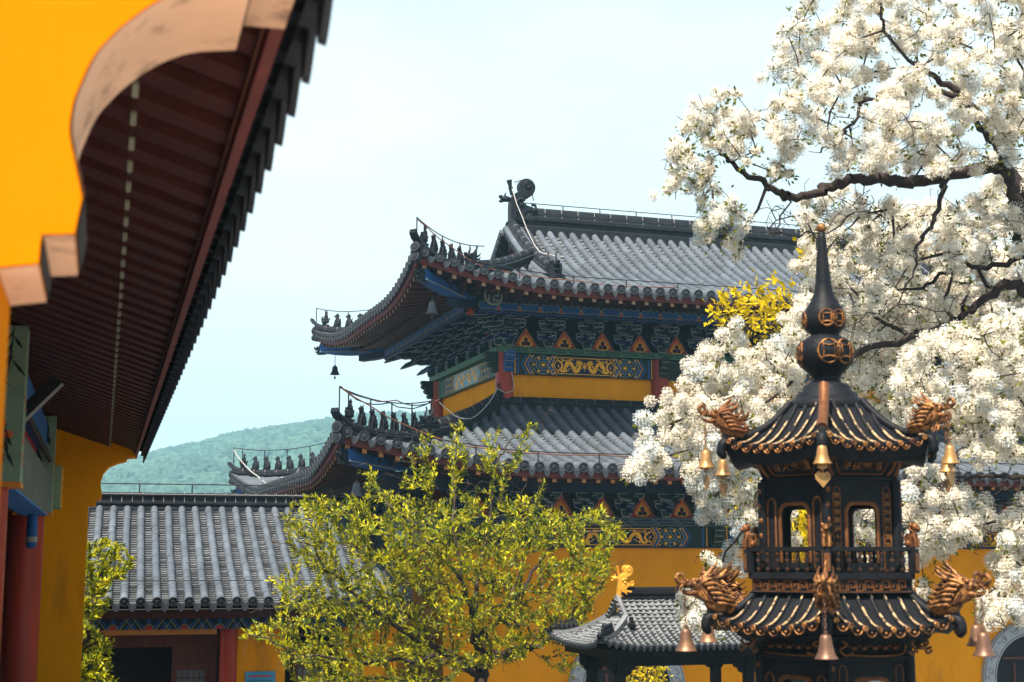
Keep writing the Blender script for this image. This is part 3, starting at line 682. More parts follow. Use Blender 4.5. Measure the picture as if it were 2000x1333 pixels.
m.grid(lambda a, b: Pb(a, b*min(1, (UO-a)/hx if a > -xg else 1)), [-xg+i*(xg+UO)/8 for i in range(9)], [0, 1, 2, hx], 0); m.grid(lambda a, b: Pb(a, b*max(0, min(1, (HL+UO+a)/hx))), [-HL-UO+i*(xg+UO)/8 for i in range(9)], [0, 1, 2, hx], 0); m.build('rear_slope', M['tile'], UR)
# gable wall with stacked verge tiles
m = MB(); gx = xg+.30; zt = ur.h(smax)
prof = [(y, ur.h(y+UO)-.02) for y in [xg-.1+i*(HB/2-xg+.1)/8 for i in range(9)]]; prof += [(HB-y, z) for y, z in prof[::-1][1:]]
base = ur.h(hx)-.15
for x_ in (gx, HL-gx):
    m = MB(); m.prism([(prof[0][0], base)]+prof+[(prof[-1][0], base)], (x_, 0, 0), (0, 1, 0), (0, 0, 1), (-1, 0, 0), .1, 0); m.build('gable_wall', M['redboard'], UR)
for rgt in (0, 1):
    m = MB(); fx_ = (lambda x: HL-x) if rgt else (lambda x: x)
    for k in range(9):
        y = xg+.05+k*(HB/2-xg-.05)/9
        for yy in (y, HB-y):
            z = ur.h(min(yy, HB-yy)+UO)-.02; A = V((fx_(xg-.16), yy, z)); B = V((fx_(gx+.1), yy, z+.10)); o_ = V((-.006 if not rgt else .006, 0, 0))
            m.tube([A, B], .085, 10); m.tube([A+o_, A], [.05, .06], 10)
    m.build('verge_tiles', M['tileend'], UR)
# ridges
rp = [V((xg+.05+i*(HL-2*xg-.10)/24, HB/2, zt-.02)) for i in range(25)]
m = MB(); m.sweep(rp, sec(1.25, 1.62), 0); joints(m, rp, 1.25, 1.62, .42, 1); m.build('main_ridge', [M['tiledark'], M['mortar']], UR)
m = MB(); owl_tail(m, Matrix.Translation((xg+.12, HB/2, zt+.05))@Matrix.Scale(1.10, 4), 0, 1); m.build('ridge_dragon', [M['tiledark'], M['mortar']], UR)
m = MB(); owl_tail(m, Matrix.Translation((HL-xg-.12, HB/2, zt+.05))@Matrix.Rotation(math.pi, 4, 'Z')@Matrix.Scale(1.10, 4), 0, 1); m.build('ridge_dragon', [M['tiledark'], M['mortar']], UR)
for sgn, rgt in ((0, 0), (1, 0), (0, 1), (1, 1)):
    ch = [Pf(xg+.06, smax-.15-i*(smax-2.35)/14) for i in range(15)]
    if sgn: ch = [V((p.x, HB-p.y, p.z)) for p in ch]
    if rgt: ch = [V((HL-p.x, p.y, p.z)) for p in ch]
    m = MB(); m.sweep(ch, sec(.95, .95), 0); joints(m, ch, .95, .95, .36, 1)
    # two rows of cover tiles beside the ridge
    for dx in (.20, -.16): m.tube([p+V((dx, 0, .07)) for p in ch], .075, 8, 2)
    m.build('vertical_ridge', [M['tiledark'], M['mortar'], M['tile']], UR)
    e = ch[-1]; m = MB(); beast_head(m, Matrix.Translation(e+V((0, -.02 if not sgn else .02, .08)))@Matrix.Rotation(R(90 if not sgn else -90), 4, 'Z')@Matrix.Scale(.9, 4))
    m.box(e+V((0, -.10 if not sgn else .10, .02)), (.26, .16, .62)); m.build('ridge_beast_head', M['tiledark'], UR)
def hip_ridge(rf, corner, root, s0, s1, nb, big=None, name='hip_ridge', start=.30, step=.36):
    hp = rf.hip(s0, s1, 26, corner)
    inner = [p for p in hp]
    k = len(hp); brk = int(k*.50)
    m = MB(); outer = hp[:brk+1]; m.sweep(outer, sec(.9, .72), 0); m.sweep(hp[brk:], sec(1.0, 1.05), 0); joints(m, outer, .9, .72, .36, 1); joints(m, hp[brk:], 1.0, 1.05, .36, 1)
    t = (hp[0]-hp[1]).normalized(); az = math.atan2(-t.y, -t.x)
    # cap at the tip: stacked end discs
    for dz, rr in ((.06, .10), (-.12, .095)):
        c = hp[0]+t*.05+V((0, 0, dz)); m.tube([c-t*.12, c+t*.03], rr, 12, 2); m.tube([c+t*.03, c+t*.045], [rr*.7, rr*.62], 12, 0)
    m.sweep([hp[1]+V((0, 0, .20)), hp[0]+t*.06+V((0, 0, .26)), hp[0]+t*.14+V((0, 0, .34))], [(-.09, -.04), (.09, -.04), (.07, .03), (-.07, .03)], 0)
    ob = m.build(name, [M['tiledark'], M['mortar'], M['tileend']], root)
    put_beasts(root, hp, nb, start, step, .72*.345)
    p, tt = along(hp, start+step*(nb)+.12); az2 = math.atan2(tt.y, tt.x)
    mh = MB(); beast_head(mh, Matrix.Translation(p+V((0, 0, .20)))@Matrix.Rotation(az2, 4, 'Z')@Matrix.Scale(.82, 4)); mh.build('ridge_beast_head', M['tiledark'], root)
    # corner beam with carved head below
    cb = [q+V((0, 0, -.36)) for q in rf.hip(.16, min(2.2, s1), 8, corner)]
    m2 = MB(); m2.sweep(cb, [(-.10, -.13), (.10, -.13), (.10, .10), (-.10, .10)], 0); 
    m2.sweep([q+V((0, 0, -.20)) for q in cb[3:]], [(-.11, -.10), (.11, -.10), (.11, .06), (-.11, .06)], 1)
    t3 = (cb[0]-cb[1]).normalized(); az3 = math.atan2(-t3.y, -t3.x)
    for sx in (-1, 1):
        sd_ = V((-t3.y, t3.x, 0)).normalized()*.102*sx
        m2.tube([cb[0]+sd_+V((0, 0, -.11)), cb[4]+sd_+V((0, 0, -.11))], .012, 4, 2)
    m2.build('corner_beam', [M['blue'], M['dkblue'], M['line']], root)
    mh = MB(); beast_head(mh, Matrix.Translation(cb[0]+t3*.04+V((0, 0, -.17)))@Matrix.Rotation(az3, 4, 'Z')@Matrix.Scale(.62, 4)); mh.build('corner_beam_head', M['tiledark'], root)
    return hp, cb
UH = {}
for c_ in ('fl', 'bl', 'fr', 'br'): UH[c_] = hip_ridge(ur, c_, UR, .04, hx-.05, 5)
# lower roof ---------------------------------------------------
LO = 4.3
lr = Roof(LO, HL, HB, 1.66, .16, .05, .55, 3.6, .16, right=True, pw=1.4)
smx = LO-.16
def brl_front(a): return smx if -.16 <= a <= HL+.16 else max(0, min(a+LO, HL+LO-a))
def brl_left(a): y = -a; return max(0, min(y+LO, HB+LO-y, smx))
alF2 = [-LO+.17+(HL+2*LO-.34)/75*i for i in range(76)]
nn_ = int((HB+2*LO-.34)/sp); alL2 = [-(HB+LO)+.17+(HB+2*LO-.34)/nn_*i for i in range(nn_+1)]
LR = make_tier('lower_roof', lr, {'front': (alF2, brl_front, (-LO, HL+LO)), 'left': (alL2, brl_left, (-(HB+LO), LO)), 'right': ([-a for a in alL2[::-1]], lambda a: brl_left(-a), (-LO, HB+LO))}, 1.45, M['orange'])
LH = {}
for c_ in ('fl', 'bl', 'fr', 'br'): LH[c_] = hip_ridge(lr, c_, LR, .04, smx-.1, 7, start=.34, step=.37)
zt2 = lr.h(smx)
m = MB()
for a_, b_ in ((V((-.12, -.12, zt2)), V((HL+.12, -.12, zt2))), (V((HL+.12, -.12, zt2)), V((HL+.12, HB+.12, zt2))), (V((-.12, -.12, zt2)), V((-.12, HB+.12, zt2)))):
    pp = [a_.lerp(b_, i/20) for i in range(21)]; m.sweep(pp, sec(.85, .70), 0); joints(m, pp, .85, .70, .42, 1)
m.build('wall_ridge', [M['tiledark'], M['mortar']], LR)
for yy, az in ((-.14, 45), (HB+.14, -45)):
    m = MB(); owl_tail(m, Matrix.Translation((-.16, yy, zt2+.02))@Matrix.Rotation(R(az), 4, 'Z')@Matrix.Scale(.48, 4), 0, 1); m.build('ridge_dragon', [M['tiledark'], M['mortar']], LR)
# painted belts, beams and brackets
def belt(z0, z1, zb1, xs, y0, left_len, sets_from, nset, px0, first_kind, zbr, endz):
    pass
# upper: architrave 3.93-4.36, beam 4.37-4.50, brackets from 4.50
UZ = 4.14; UHt = .43
for i in range(len(UPX)-1):
    a, b = UPX[i]+.17, UPX[i+1]-.17
    painted_beam('painted_panel', b-a, UHt, hall, (a, -.06, UZ), 0, kind='dragon' if i != 1 else 'lozenge')
painted_beam('painted_panel', HB-.34, UHt, hall, (-.06, HB-.17, UZ), R(-90), bright=True)
m = MB(); m.box((HL/2, -.02, 4.43), (HL+.34, .34, .13)); m.box((-.02, HB/2+.08, 4.432), (.34, HB+.26, .126))
for k in range(int(HL/.42)): 
    x = .1+k*.42; m.bar((x, -.193, 4.46), (x+.30, -.193, 4.46), .006, .022, 1); m.bar((x+.05, -.193, 4.41), (x+.36, -.193, 4.41), .006, .022, 1)
    m.bar((x+.33, -.193, 4.475), (x+.37, -.193, 4.40), .006, .02, 1)
m.build('green_plate_beam', [M['green'], M['dkgreen']], hall)
for x in UPX[1:]: scallop_end(hall, (x, -.05, UZ+.02), 0, .32, .17, UHt, [M['dkgreen'], M['line']])
scallop_end(hall, (.02, -.05, UZ+.02), 0, .36, .19, UHt, [M['blue'], M['line']]); scallop_end(hall, (-.05, 0, UZ+.02), R(-90), .40, .19, UHt, [M['dkgreen'], M['green']])
scallop_end(hall, (-.05, HB, UZ+.02), R(-90), .40, .19, UHt, [M['dkgreen'], M['green']])
fx0, fst = .47, .8825
for k in range(15): obj('flame_panel', FLM, hall, (fx0+fst*k, -.02, 4.50))
for k in range(16): obj('bracket_set', BRK, hall, (fx0-fst/2+fst*k, -.06, 4.50))
for k in range(6): obj('bracket_set', BRK, hall, (-.06, .05+HB/6*(k+.2), 4.50), R(-90))
for k in range(6): obj('flame_panel', FLM, hall, (-.02, .49+HB/6*(k+.2), 4.50), R(-90))
for y, a in ((0, -45), (HB, -135)):
    o = obj('corner_bracket', BRK, hall, (0, y, 4.50), R(a)); o.scale = (1.05, 1.45, 1)
cloud_band(hall, HL+1.9, (-.95, -1.16, 4.99), 0); cloud_band(hall, HB+1.9, (-1.16, HB+.95, 4.99), R(-90))
m = MB(); m.box((HL/2, -.6, 5.45), (HL+2.0, 1.2, .06)); m.box((-.6, HB/2, 5.447), (1.2, HB+2.3, .06)); m.build('eave_ceiling', M['maroon'], hall)
# corner post with round emblem
X, Y_, Z = V((1, 0, 0)), V((0, -1, 0)), V((0, 0, 1))
m = MB(); m.prism(circle(.20, 24), (-.80, -1.72, 5.25), X, Z, Y_, .10, 0, line=1, inset=.016)
e = .055; O = V((-.80, -1.77, 5.25))
for pts in ([(0, -2*e), (0, 2*e)], [(-2*e, 0), (2*e, 0)], [(0, 2*e-.012), (-2*e, 2*e-.012)], [(2*e-.012, 0), (2*e-.012, 2*e)], [(0, -2*e+.012), (2*e, -2*e+.012)], [(-2*e+.012, 0), (-2*e+.012, -2*e)]): m.ribbon(pts, .024, O, X, Z, Y_, .008+.0006*(pts[0][0] != 0), 1)
m.ribbon(circle(.165, 24)+[(.165, 0)], .012, O, X, Z, Y_, .006, 1)
m.build('round_emblem', [M['dkblue'], M['line']], hall)
m = MB(); m.lathe([(.075, 4.95), (.09, 5.0), (.05, 5.05), (.07, 5.25), (.05, 5.3), (.08, 5.5)], 12, (-1.08, -1.08, 0)); m.build('hanging_post', M['red'], hall)
# lower: wall plane y=-1.8 ; architrave .28-.66, beam .67-.86, brackets .87+
LW = -1.8
LPX = [-1.8, -.55, 3.98, 9.02, 13.55]
for i in range(1, len(LPX)-1):
    a, b = LPX[i]+.16, LPX[i+1]-.16; painted_beam('painted_panel', b-a, .40, hall, (a, LW-.06, .47), 0, kind='dragon')
for x in LPX[1:]:
    scallop_end(hall, (x, LW-.05, .49), 0, .20, .22, .40, [M['dkgreen'], M['line']])
    m = MB(); m.box((x, LW-.05, .47), (.32, .12, .40)); m.build('beam_block', M['dkgreen'], hall)
m = MB(); m.box((HL/2, LW-.03, .765), (HL+3.8, .32, .17))
for k in range(int(HL/.5)):
    x = -1.4+k*.5; m.bar((x, LW-.193, .79), (x+.36, LW-.193, .79), .006, .03, 1); m.bar((x+.06, LW-.193, .73), (x+.42, LW-.193, .73), .006, .03, 1)
m.build('plate_beam', [mat('slate_beam_paint', (.055, .075, .085), .6, var=.25), M['dkblue']], hall)
m = MB(); m.box((HL/2, LW-.05, .262), (HL+3.6, .14, .03)); m.build('panel_sill', M['dkblue'], hall)
for k in range(18): obj('flame_panel', FLM, hall, (2.342-.874*4+.874*k, LW-.02, .86))
for k in range(19): obj('bracket_set', BRK, hall, (2.342-.874*4.5+.874*k, LW-.06, .86))
m = MB(); m.box((HL/2, LW-.55, 1.62), (HL+4.4, 1.3, .05)); m.box((HL/2, LW+.25, 1.2), (HL+3.2, .3, .9)); m.box((LW+.25, HB/2, 1.2), (.3, HB+3, .9)); m.box((LW-.5, HB/2, 1.617), (1.2, HB+4, .05)); m.build('eave_ceiling', M['maroon'], hall)
m = MB(); m.box((HL/2, LW-1.05, 1.40), (HL+5.6, .10, .22)); m.box((LW-1.05, HB/2, 1.397), (.10, HB+5.6, .22)); m.build('eave_purlin', M['dkblue'], hall)
painted_beam('painted_panel', HB+3.3, .40, hall, (LW-.06, HB-LW-.16, .47), R(-90), bright=True)
m = MB(); m.box((LW-.03, HB/2, .768), (.32, HB+3.9, .166)); m.build('plate_beam', M['green'], hall)
for k in range(9): obj('bracket_set', BRK, hall, (LW-.06, LW+.6+k*(HB+2.4)/8, .86), R(-90))
# arched stone windows
def arch(cx):
    w = obj('arched_window', None, None) if False else None
    m = MB(); ri, ro = .93, 1.25; n = 28; zc = -2.55
    pts = lambda r: [(r*math.cos(math.pi*i/n), zc+r*math.sin(math.pi*i/n)) for i in range(n+1)]
    out = [(ro, ZB)]+pts(ro)+[(-ro, ZB)]; inn = [(ri, ZB)]+pts(ri)+[(-ri, ZB)]; k = len(out)
    f = lambda p, y: V((cx+p[0], LW-y, p[1]))
    for a, b, ya, yb, mt in ((out, out, 0, .10, 0), (out, inn, .10, .10, 0), (inn, inn, .10, .002, 1)):
        A = [f(p, ya) for p in a]+[f(p, yb) for p in b]; m.add(A, [(i, i+1, k+i+1, k+i) for i in range(k-1)], mt)
    for rr, wd in ((ro-.03, .02), (ri+.04, .02)): m.ribbon([(p[0], p[1]) for p in pts(rr)], wd, (cx, LW-.10, 0), X, Z, Y_, .006, 1)
    for i in range(9):     # carved foliage scrolls
        a = math.pi*(i+.5)/9; c = (1.09*math.cos(a), zc+1.09*math.sin(a)); s = 1 if i % 2 else -1
        sp_ = [(c[0]+(.085-.007*t)*math.cos(t*s+a), c[1]+(.085-.007*t)*math.sin(t*s+a)) for t in [j*.6 for j in range(15)]]
        m.ribbon(sp_, .014, (cx, LW-.10, 0), X, Z, Y_, .006, 1)
        m.ribbon(cat([(c[0]+.1*math.cos(a+1.5), c[1]+.1*math.sin(a+1.5)), (c[0]+.16*math.cos(a+1.2), c[1]+.16*math.sin(a+1.2)), (1.09*math.cos(a+.18), zc+1.2*math.sin(a+.18))], 3), .016, (cx, LW-.10, 0), X, Z, Y_, .006, 1)
    fr = m.build('arched_window', [M['stone'], M['stonedk']], hall)
    m = MB(); m.prism([p for p in inn][::-1], (cx, LW-.03, 0), X, Z, Y_, .05, 0); 
    m.build('window_opening', M['black'], fr)
    m = MB()
    for dx in (-.45, 0, .45): m.box((cx+dx, LW-.075, -3.1), (.05, .03, 1.8))
    for z in (-3.3, -2.7, -2.1): m.box((cx, LW-.075, z), (1.5, .026, .05))
    m.build('window_lattice', M['wood'], fr)
for cx in (1.96, 6.48, 11.50): arch(cx)
# lightning rods and cables
rail(UR, [p+V((0, 0, .55)) for p in rp], .12, .95)
rail(UR, [Pf(-1.9+i*.75, .30)+V((0, 0, .07)) for i in range(22)], .16, 1.15)
rail(LR, [lr.P('front')(-3.4+i*.75, .32)+V((0, 0, .07)) for i in range(25)], .17, 1.2)
rail(LR, [V((.3+i*.7, -.30, zt2+.10)) for i in range(19)], .12, 1.5)
for RT, HP, hh in ((UR, UH, .42), (LR, LH, .52)):
    for c_ in ('fl', 'bl'):
        hp = HP[c_][0]; q = hp[0:15]; rail(RT, [p+V((0, 0, .24)) for p in q], hh, .72)
        a = hp[0]+V((0, 0, .25+hh)); m = MB(); m.tube([hp[0]+V((0, 0, .1)), a], .013, 5); m.build('lightning_rod', M['wire'], RT)
a = LH['fl'][0][0]+V((0, 0, .77)); Pl2 = lr.P('front')
cable(LR, [a, Pl2(-2.6, .5)+V((0, 0, .28)), Pl2(-1.2, .35)+V((0, 0, .24))], .012, 'cable'); cable(LR, [a, LH['fl'][0][8]+V((0, 0, .8)), LH['fl'][0][15]+V((0, 0, .75))], .011, 'cable', sag=.10)
cable(LR, [a, LH['fl'][0][7]+V((0, 0, .75)), LH['fl'][0][14]+V((0, 0, .78))], .011, 'wire', sag=.14)
cable(LR, [LH['fl'][0][15]+V((0, 0, .7)), LH['fl'][0][20]+V((.05, -.15, .15)), LH['fl'][0][25]+V((.1, -.1, .5)), V((.15, -.25, 3.6)), V((.05, -.22, 4.3))], .010, 'palecable', sag=.10)
cable(LR, [Pl2(x, .42)+V((0, 0, .2)) for x in (-1.2, .4, 2.4, 4.6, 7)], .011, 'cable', sag=.02)
a = LH['bl'][0][0]+V((0, 0, .7)); P3 = lr.P('left'); cable(LR, [a, P3(-8.6, .5)+V((0, 0, .12)), P3(-7.3, .35)+V((0, 0, .12)), P3(-5.5, .5)+V((0, 0, .2)), P3(-3.8, .6)+V((0, 0, .25))], .014, 'palecable', sag=.1)
a = UH['fl'][0][0]+V((0, 0, .64)); cable(UR, [a, Pf(-1.2, .35)+V((0, 0, .18)), Pf(.6, .25)+V((0, 0, .16)), Pf(3, .25)+V((0, 0, .15))], .011, 'cable')
a = V((xg+.1, HB/2, zt+1.05)); cable(UR, [a+V((.05, 0, .08)), a+V((.42, -.1, .08)), a+V((.5, -.1, -.35))], .012, 'wire', sag=-.06)
cable(UR, [a+V((-.05, -.1, -.1)), Pf(xg+.25, 4.4)+V((0, 0, .3)), Pf(xg+.1, 3.2)+V((0, 0, .35)), Pf(xg+.35, 2.3)+V((0, 0, .5))], .011, 'palecable', sag=.03)
M['oldbell'] = mat('weathered_grey_bell', (.09, .095, .10), .5, var=.3, metal=.3)
# wind bells under the corner beams
bm = bell_mesh(.24, .125, M['oldbell'])
bmd = bell_mesh(.22, .135, M['tiledark'])
hM = Matrix.Translation(HO)@Matrix.Rotation(HROT, 4, 'Z')
for (cb, lab, mesh_, dz) in ((UH['fl'][1], 'grey wind bell under the near corner of the upper eave', bm, .40), (UH['bl'][1], 'dark wind bell under the far left tip of the upper roof', bmd, .42), (LH['fl'][1], 'grey wind bell under the near corner of the lower eave', bm, .42), (LH['bl'][1], 'small dark wind bell under the far left tip of the lower roof', bmd, .36)):
    p = hM@(cb[1]+V((0, 0, -dz)))
    t = thing('wind_bell', lab, 'bell', p-V((0, 0, .26)), 0, 'wind bells of the temple hall')
    obj('bell_body', mesh_, t, (0, 0, .26)); m = MB(); m.tube([(0, 0, .27), (0, 0, .26+dz-.14)], .009, 5); m.build('hanger', M['wire'], t)
    m = MB(); m.tube([(0, 0, .1), (0, 0, -.03)], .008, 5); m.prism([(-.03, 0), (0, -.06), (.03, 0), (.015, .03), (-.015, .03)], (0, 0, -.04), (1, 0, 0), (0, 0, 1), (0, -1, 0), .008); m.build('clapper', M['wire'], t)
# ------------------------------------------------------------ ground, terrace, hill
def setting(name, me, kind='structure'):
    o = obj(name, me); o['kind'] = kind; return o
m = MB(); m.grid(lambda u, v: V((u, v, GROUND)), [-900, -60, 60, 900], [-200, -20, 60, 1500], 0, False); setting('ground', m.mesh('ground', M['paving']))
GR = R(15.9); GM = Matrix.Rotation(GR, 4, 'Z')
m = MB(GM); m.box((-2.6, 4.5, (GROUND-1.6)/2), (10.2, 27, -1.6-GROUND+.02)); setting('terrace', m.mesh('terrace', M['terrace']))
def hz_(x, y):
    """hill height field"""
    ax = x/y if y > 1 else 0     # tangent of bearing
    pts = [(-.9, 14), (-.40, 36), (-.29, 47), (-.258, 50), (-.215, 57), (-.19, 61), (-.165, 64), (-.14, 66), (-.12, 67), (-.05, 68), (.1, 70), (.3, 60), (.6, 30), (1.2, 8)]
    top = pts[-1][1]
    for i in range(1, len(pts)):
        if ax <= pts[i][0]:
            t = (ax-pts[i-1][0])/(pts[i][0]-pts[i-1][0]); t = max(0, min(1, t)); top = lerp(pts[i-1][1], pts[i][1], t); break
    t = max(0, min(1, (y-260)/(700-260))); s = t*t*(3-2*t)
    back = max(0, min(1, (1250-y)/400))
    n = noise.noise(V((x*.012, y*.012, 0)))*7+noise.noise(V((x*.03, y*.03, 3)))*2.5
    return GROUND-.02+(top-GROUND-3)*s*min(1, back)+n*s*.6
m = MB(); m.grid(lambda u, v: V((u*v, v, hz_(u*v, v))), [-1.0+i*2.2/80 for i in range(81)], [240+i*26 for i in range(40)], 0, True); setting('hill', m.mesh('hill', M['hill']))
def ico(sub=1):
    import bmesh
    bm_ = bmesh.new(); bmesh.ops.create_icosphere(bm_, subdivisions=sub+1, radius=1); vs = np.array([v.co[:] for v in bm_.verts]); fs = np.array([[v.index for v in f.verts] for f in bm_.faces]); bm_.free(); return vs, fs
iv, jf = ico(1)
VV, FF = [], []; k = 0
while k < 9000:
    y = random.uniform(290, 760); tx = random.uniform(-.335, -.045); x = tx*y
    if random.random() > .35+.65*(y/760): continue
    s = random.uniform(1.4, 3.1)*(.75+.25*y/700); n_ = np.array([noise.noise(V(p)*1.6+V((k*.7, 0, 0))) for p in iv])
    v_ = iv*(1+.45*n_[:, None])*np.array([s, s, s*random.uniform(.7, 1.0)])+np.array([x, y, hz_(x, y)+s*.25]); VV.append(v_); FF.append(jf+k*len(iv)); k += 1
setting('hill_forest', np_mesh('hill_forest', np.concatenate(VV), np.concatenate(FF), M['hillleaf'], smooth=False), 'stuff')

# ------------------------------------------------------------ left gallery building (its frame passes through the camera)
gal = thing('gallery_building', 'tall yellow gabled building with curved corbel ends and a dark maroon eave soffit', 'building', (0, 0, 0), GR)
M['moss'] = mat('blackened_edge', (.035, .03, .028), .9, var=.4)
NPa = [(-.233, -1.62), (-.233, .60), (-.153, .613), (-.150, .675), (-.084, .681), (-.072, .76), (-.090, .835), (-.104, .90), (-.102, .95), (-.092, .995), (-.062, 1.074), (-.03, 1.12), (.005, 1.160), (.072, 1.218), (.158, 1.262), (.271, 1.282), (.279, 1.349), (.393, 1.350), (.40, 1.40)]
NP_ = NPa[:5]+[tuple(q) for q in cat(NPa[5:16], 5)]+NPa[16:]
def gable(prof, v1, v2, mats, zt, ul, uend):
    m = MB(); pl = prof+[(uend, zt*.52), (ul, zt)]+[(ul, -1.62)]
    m.prism(pl[::-1], (0, (v1+v2)/2, 0), X, Z, V((0, -1, 0)), v2-v1, 0, smooth=False); w_ = m.build('gable_wall', [M[mats[0]]], gal)
    m = MB(); n = len(prof)
    for i in range(1, n-1):
        a, b = prof[i], prof[i+1]; e = V((b[0]-a[0], b[1]-a[1])); nn_ = V((e.y, -e.x)).normalized()*.006
        vert = abs(e.y) > abs(e.x)*2.5 and e.y > 0 and nn_.x > 0 and (i in (2, 4) or i > n-5)
        q = [V((p[0]+nn_.x, v, p[1]+nn_.y)) for p in (a, b) for v in (v1-.008, v2+.006)]
        m.add(q, [(0, 1, 3, 2)], 1 if vert else 0)
        continue
        q2 = [V((p[0]+s_*nn_.x*(1 if s_ == 1 else 2.2), v1-.008, p[1]+s_*nn_.y*(1 if s_ == 1 else 2.2))) for p in (a, b) for s_ in (1, -1)]
        m.add(q2, [(0, 1, 3, 2)], 1)
    if mats[1]: m.build('coping', [M[mats[1]], M['moss']], w_)
    return w_
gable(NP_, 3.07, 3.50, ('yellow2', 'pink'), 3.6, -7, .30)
FP_ = [(-.200, -1.62), (-.196, .70), (-.105, .707), (-.102, .779), (-.044, .787), (-.034, .847), (-.060, 1.005), (-.027, 1.125), (.040, 1.213), (.153, 1.268), (.262, 1.297), (.274, 1.337), (.372, 1.346), (.38, 1.40)]
gable(FP_, 19.3, 19.75, ('yellow', None), 3.6, -7, .30)
v0, v1 = 3.13, 19.95
Pg = lambda a, b: V((.470-b, a, 1.465+.30*b+.012*b*b))
als = spaced(v0, v1, .305)
c, p, e = tiled(Pg, als, lambda a: 5.2, .305, .074, row=.16, dip=.030, L=.42, hang=.135)
ro_ = c.build('roof', M['tiledark'], gal); p.build('pan_tiles', M['tiledark'], ro_); e.build('eave_tile_ends', M['tileend'], ro_)
m = MB(); m.box((.380, (v0+v1)/2, 1.405), (.035, v1-v0, .095)); m.build('fascia', M['fascia'], ro_)
sl_ = .33; zs = lambda u: 1.425+(.39-u)*sl_
m = MB(); m.grid(lambda u, v: V((u, v, zs(u)+.03)), [.37, 0, -.5, -1.1, -2.6], [v0, 8, 14, v1], 0, False); m.build('soffit', M['maroon'], ro_)
m = MB(); k = 0; v = v0+.1
while v < v1:
    m.bar((.355, v, zs(.355)-.0), (.04, v, zs(.04)-.0), .15, .05, 0); m.bar((.035, v, zs(.03)-.055), (-1.1, v, zs(-1.1)-.055), .16, .06, 0)
    m.bar((.050, v, zs(.04)-.082), (.030, v, zs(.04)-.082), .13, .012, 1); v += .305
m.build('rafters', [M['maroon'], M['line']], ro_)
m = MB(); m.tube([(.352, v0+i*(v1-v0)/40, 1.392+.004*math.sin(i*2.3)) for i in range(41)], .0045, 5); m.build('cable', M['cable'], ro_)
m = MB(); m.box((-2.7, 11, .3), (.2, 17.4, 4.0)); m.build('back_wall', M['maroon'], gal)
for v in (10.8, 17.5):
    m = MB(); m.lathe([(.205, -1.6), (.20, .56)], 24, (-.86, v, 0)); cl_ = m.build('column', M['red'], gal)
    m = MB(); m.box((-.79, v, 1.10), (.42, .34, 1.12), 0); m.box((-.79, v, .53), (.435, .352, .035), 3)
    O = V((-.79, v-.171, 1.10))
    rs = random.Random(int(v*10))
    for bx, bz in ((.12, .40), (.03, .12), (-.08, .30), (.10, -.30)):     # ink bamboo sprays and orange blossoms
        m.ribbon([(bx, bz+.16), (bx-.01, bz), (bx-.03, bz-.22)], .008, O, X, Z, Y_, .002, 1)
        for q in range(7):
            a = -math.pi/2+rs.uniform(-.8, .8); l = rs.uniform(.09, .16); z_ = bz+.12-.035*q
            m.ribbon([(bx, z_), (bx+l*.5*math.cos(a), z_+l*.5*math.sin(a)), (bx+l*math.cos(a), z_+l*math.sin(a))], [.004, .024, .002], O, X, Z, Y_, .003, 1)
    for bx, bz in ((.02, -.10), (.07, -.14), (.05, -.06), (.0, -.36), (.12, -.22), (-.1, -.2)):
        m.prism(circle(.030, 8, (bx, bz)), O, X, Z, Y_, .006, 2)
    O2 = V((-.579, v, 1.10))
    for q in range(9): m.prism(circle(.022, 7, (rs.uniform(-.13, .13), rs.uniform(-.5, .1))), O2, V((0, 1, 0)), Z, X, .006, 2)
    m.build('painted_column_head', [M['sage'], M['inkleaf'], M['flower'], M['orange']], cl_)
for va, vb in ((10.98, 17.32),):
    L_ = vb-va; vm = (va+vb)/2
    m = MB(); m.box((-.76, vm, .74), (.27, L_, .47)); 
    for q in range(int(L_/.24)): m.bar((-.622, va+.12+q*.24, .52), (-.622, va+.12+q*.24, .96), .02, .006, 1)
    for q in range(int(L_*14)): m.prism(circle(.010, 5, (random.uniform(-L_/2, L_/2), random.uniform(-.2, .2))), (-.624, vm, .74), V((0, 1, 0)), Z, X, .004, 1 if q % 4 else 2)
    m.build('painted_beam', [M['bluestripe'], M['line'], M['flower']], gal)
    m = MB(); m.box((-.80, vm, 1.12), (.05, L_, .30)); m.build('red_frieze_board', M['redboard'], gal)
    m = MB(); m.box((-.78, vm, 1.42), (.22, L_, .30)); m.build('painted_beam', [M['bluestripe']], gal)
    m = MB(); m.tube([(-.62, va, 1.14), (-.62, vb, 1.14)], .022, 8); m.tube([(-.64, va, 1.22), (-.64, vb, 1.22)], .012, 8); m.build('conduit', M['black'], gal)
    m = MB(); m.lathe([(.0, -.16), (.045, -.15), (.06, -.10), (.05, -.05), (.06, 0.0), (.055, .20), (.05, .22)], 12, (-.76, vb-.55, .29), 0); m.lathe([(.062, -.09), (.066, -.06), (.062, -.03)], 12, (-.76, vb-.55, .29), 1); m.build('hanging_bracket', [M['blue'], M['line']], gal)
m = MB(); m.box((-.55, 17.95, .86), (.10, .50, .50), 0)
for z in (.64, 1.08): m.bar((-.498, 17.74, z), (-.498, 18.16, z), .006, .02, 1)
for y in (17.74, 18.16): m.bar((-.498, y, .64), (-.498, y, 1.08), .02, .006, 1)
medallion(m, (V((-.50, 17.95, .86)), V((0, 1, 0)), Z, X), (0, 0), .15, .36); m.build('painted_beam_end', [M['sage'], M['gold'], M['line'], M['blue'], M['dkblue']], gal)
m = MB(); m.box((-.9, 18.6, -.3), (.3, 1.3, 3.6)); m.build('door_jamb', M['maroon'], gal)
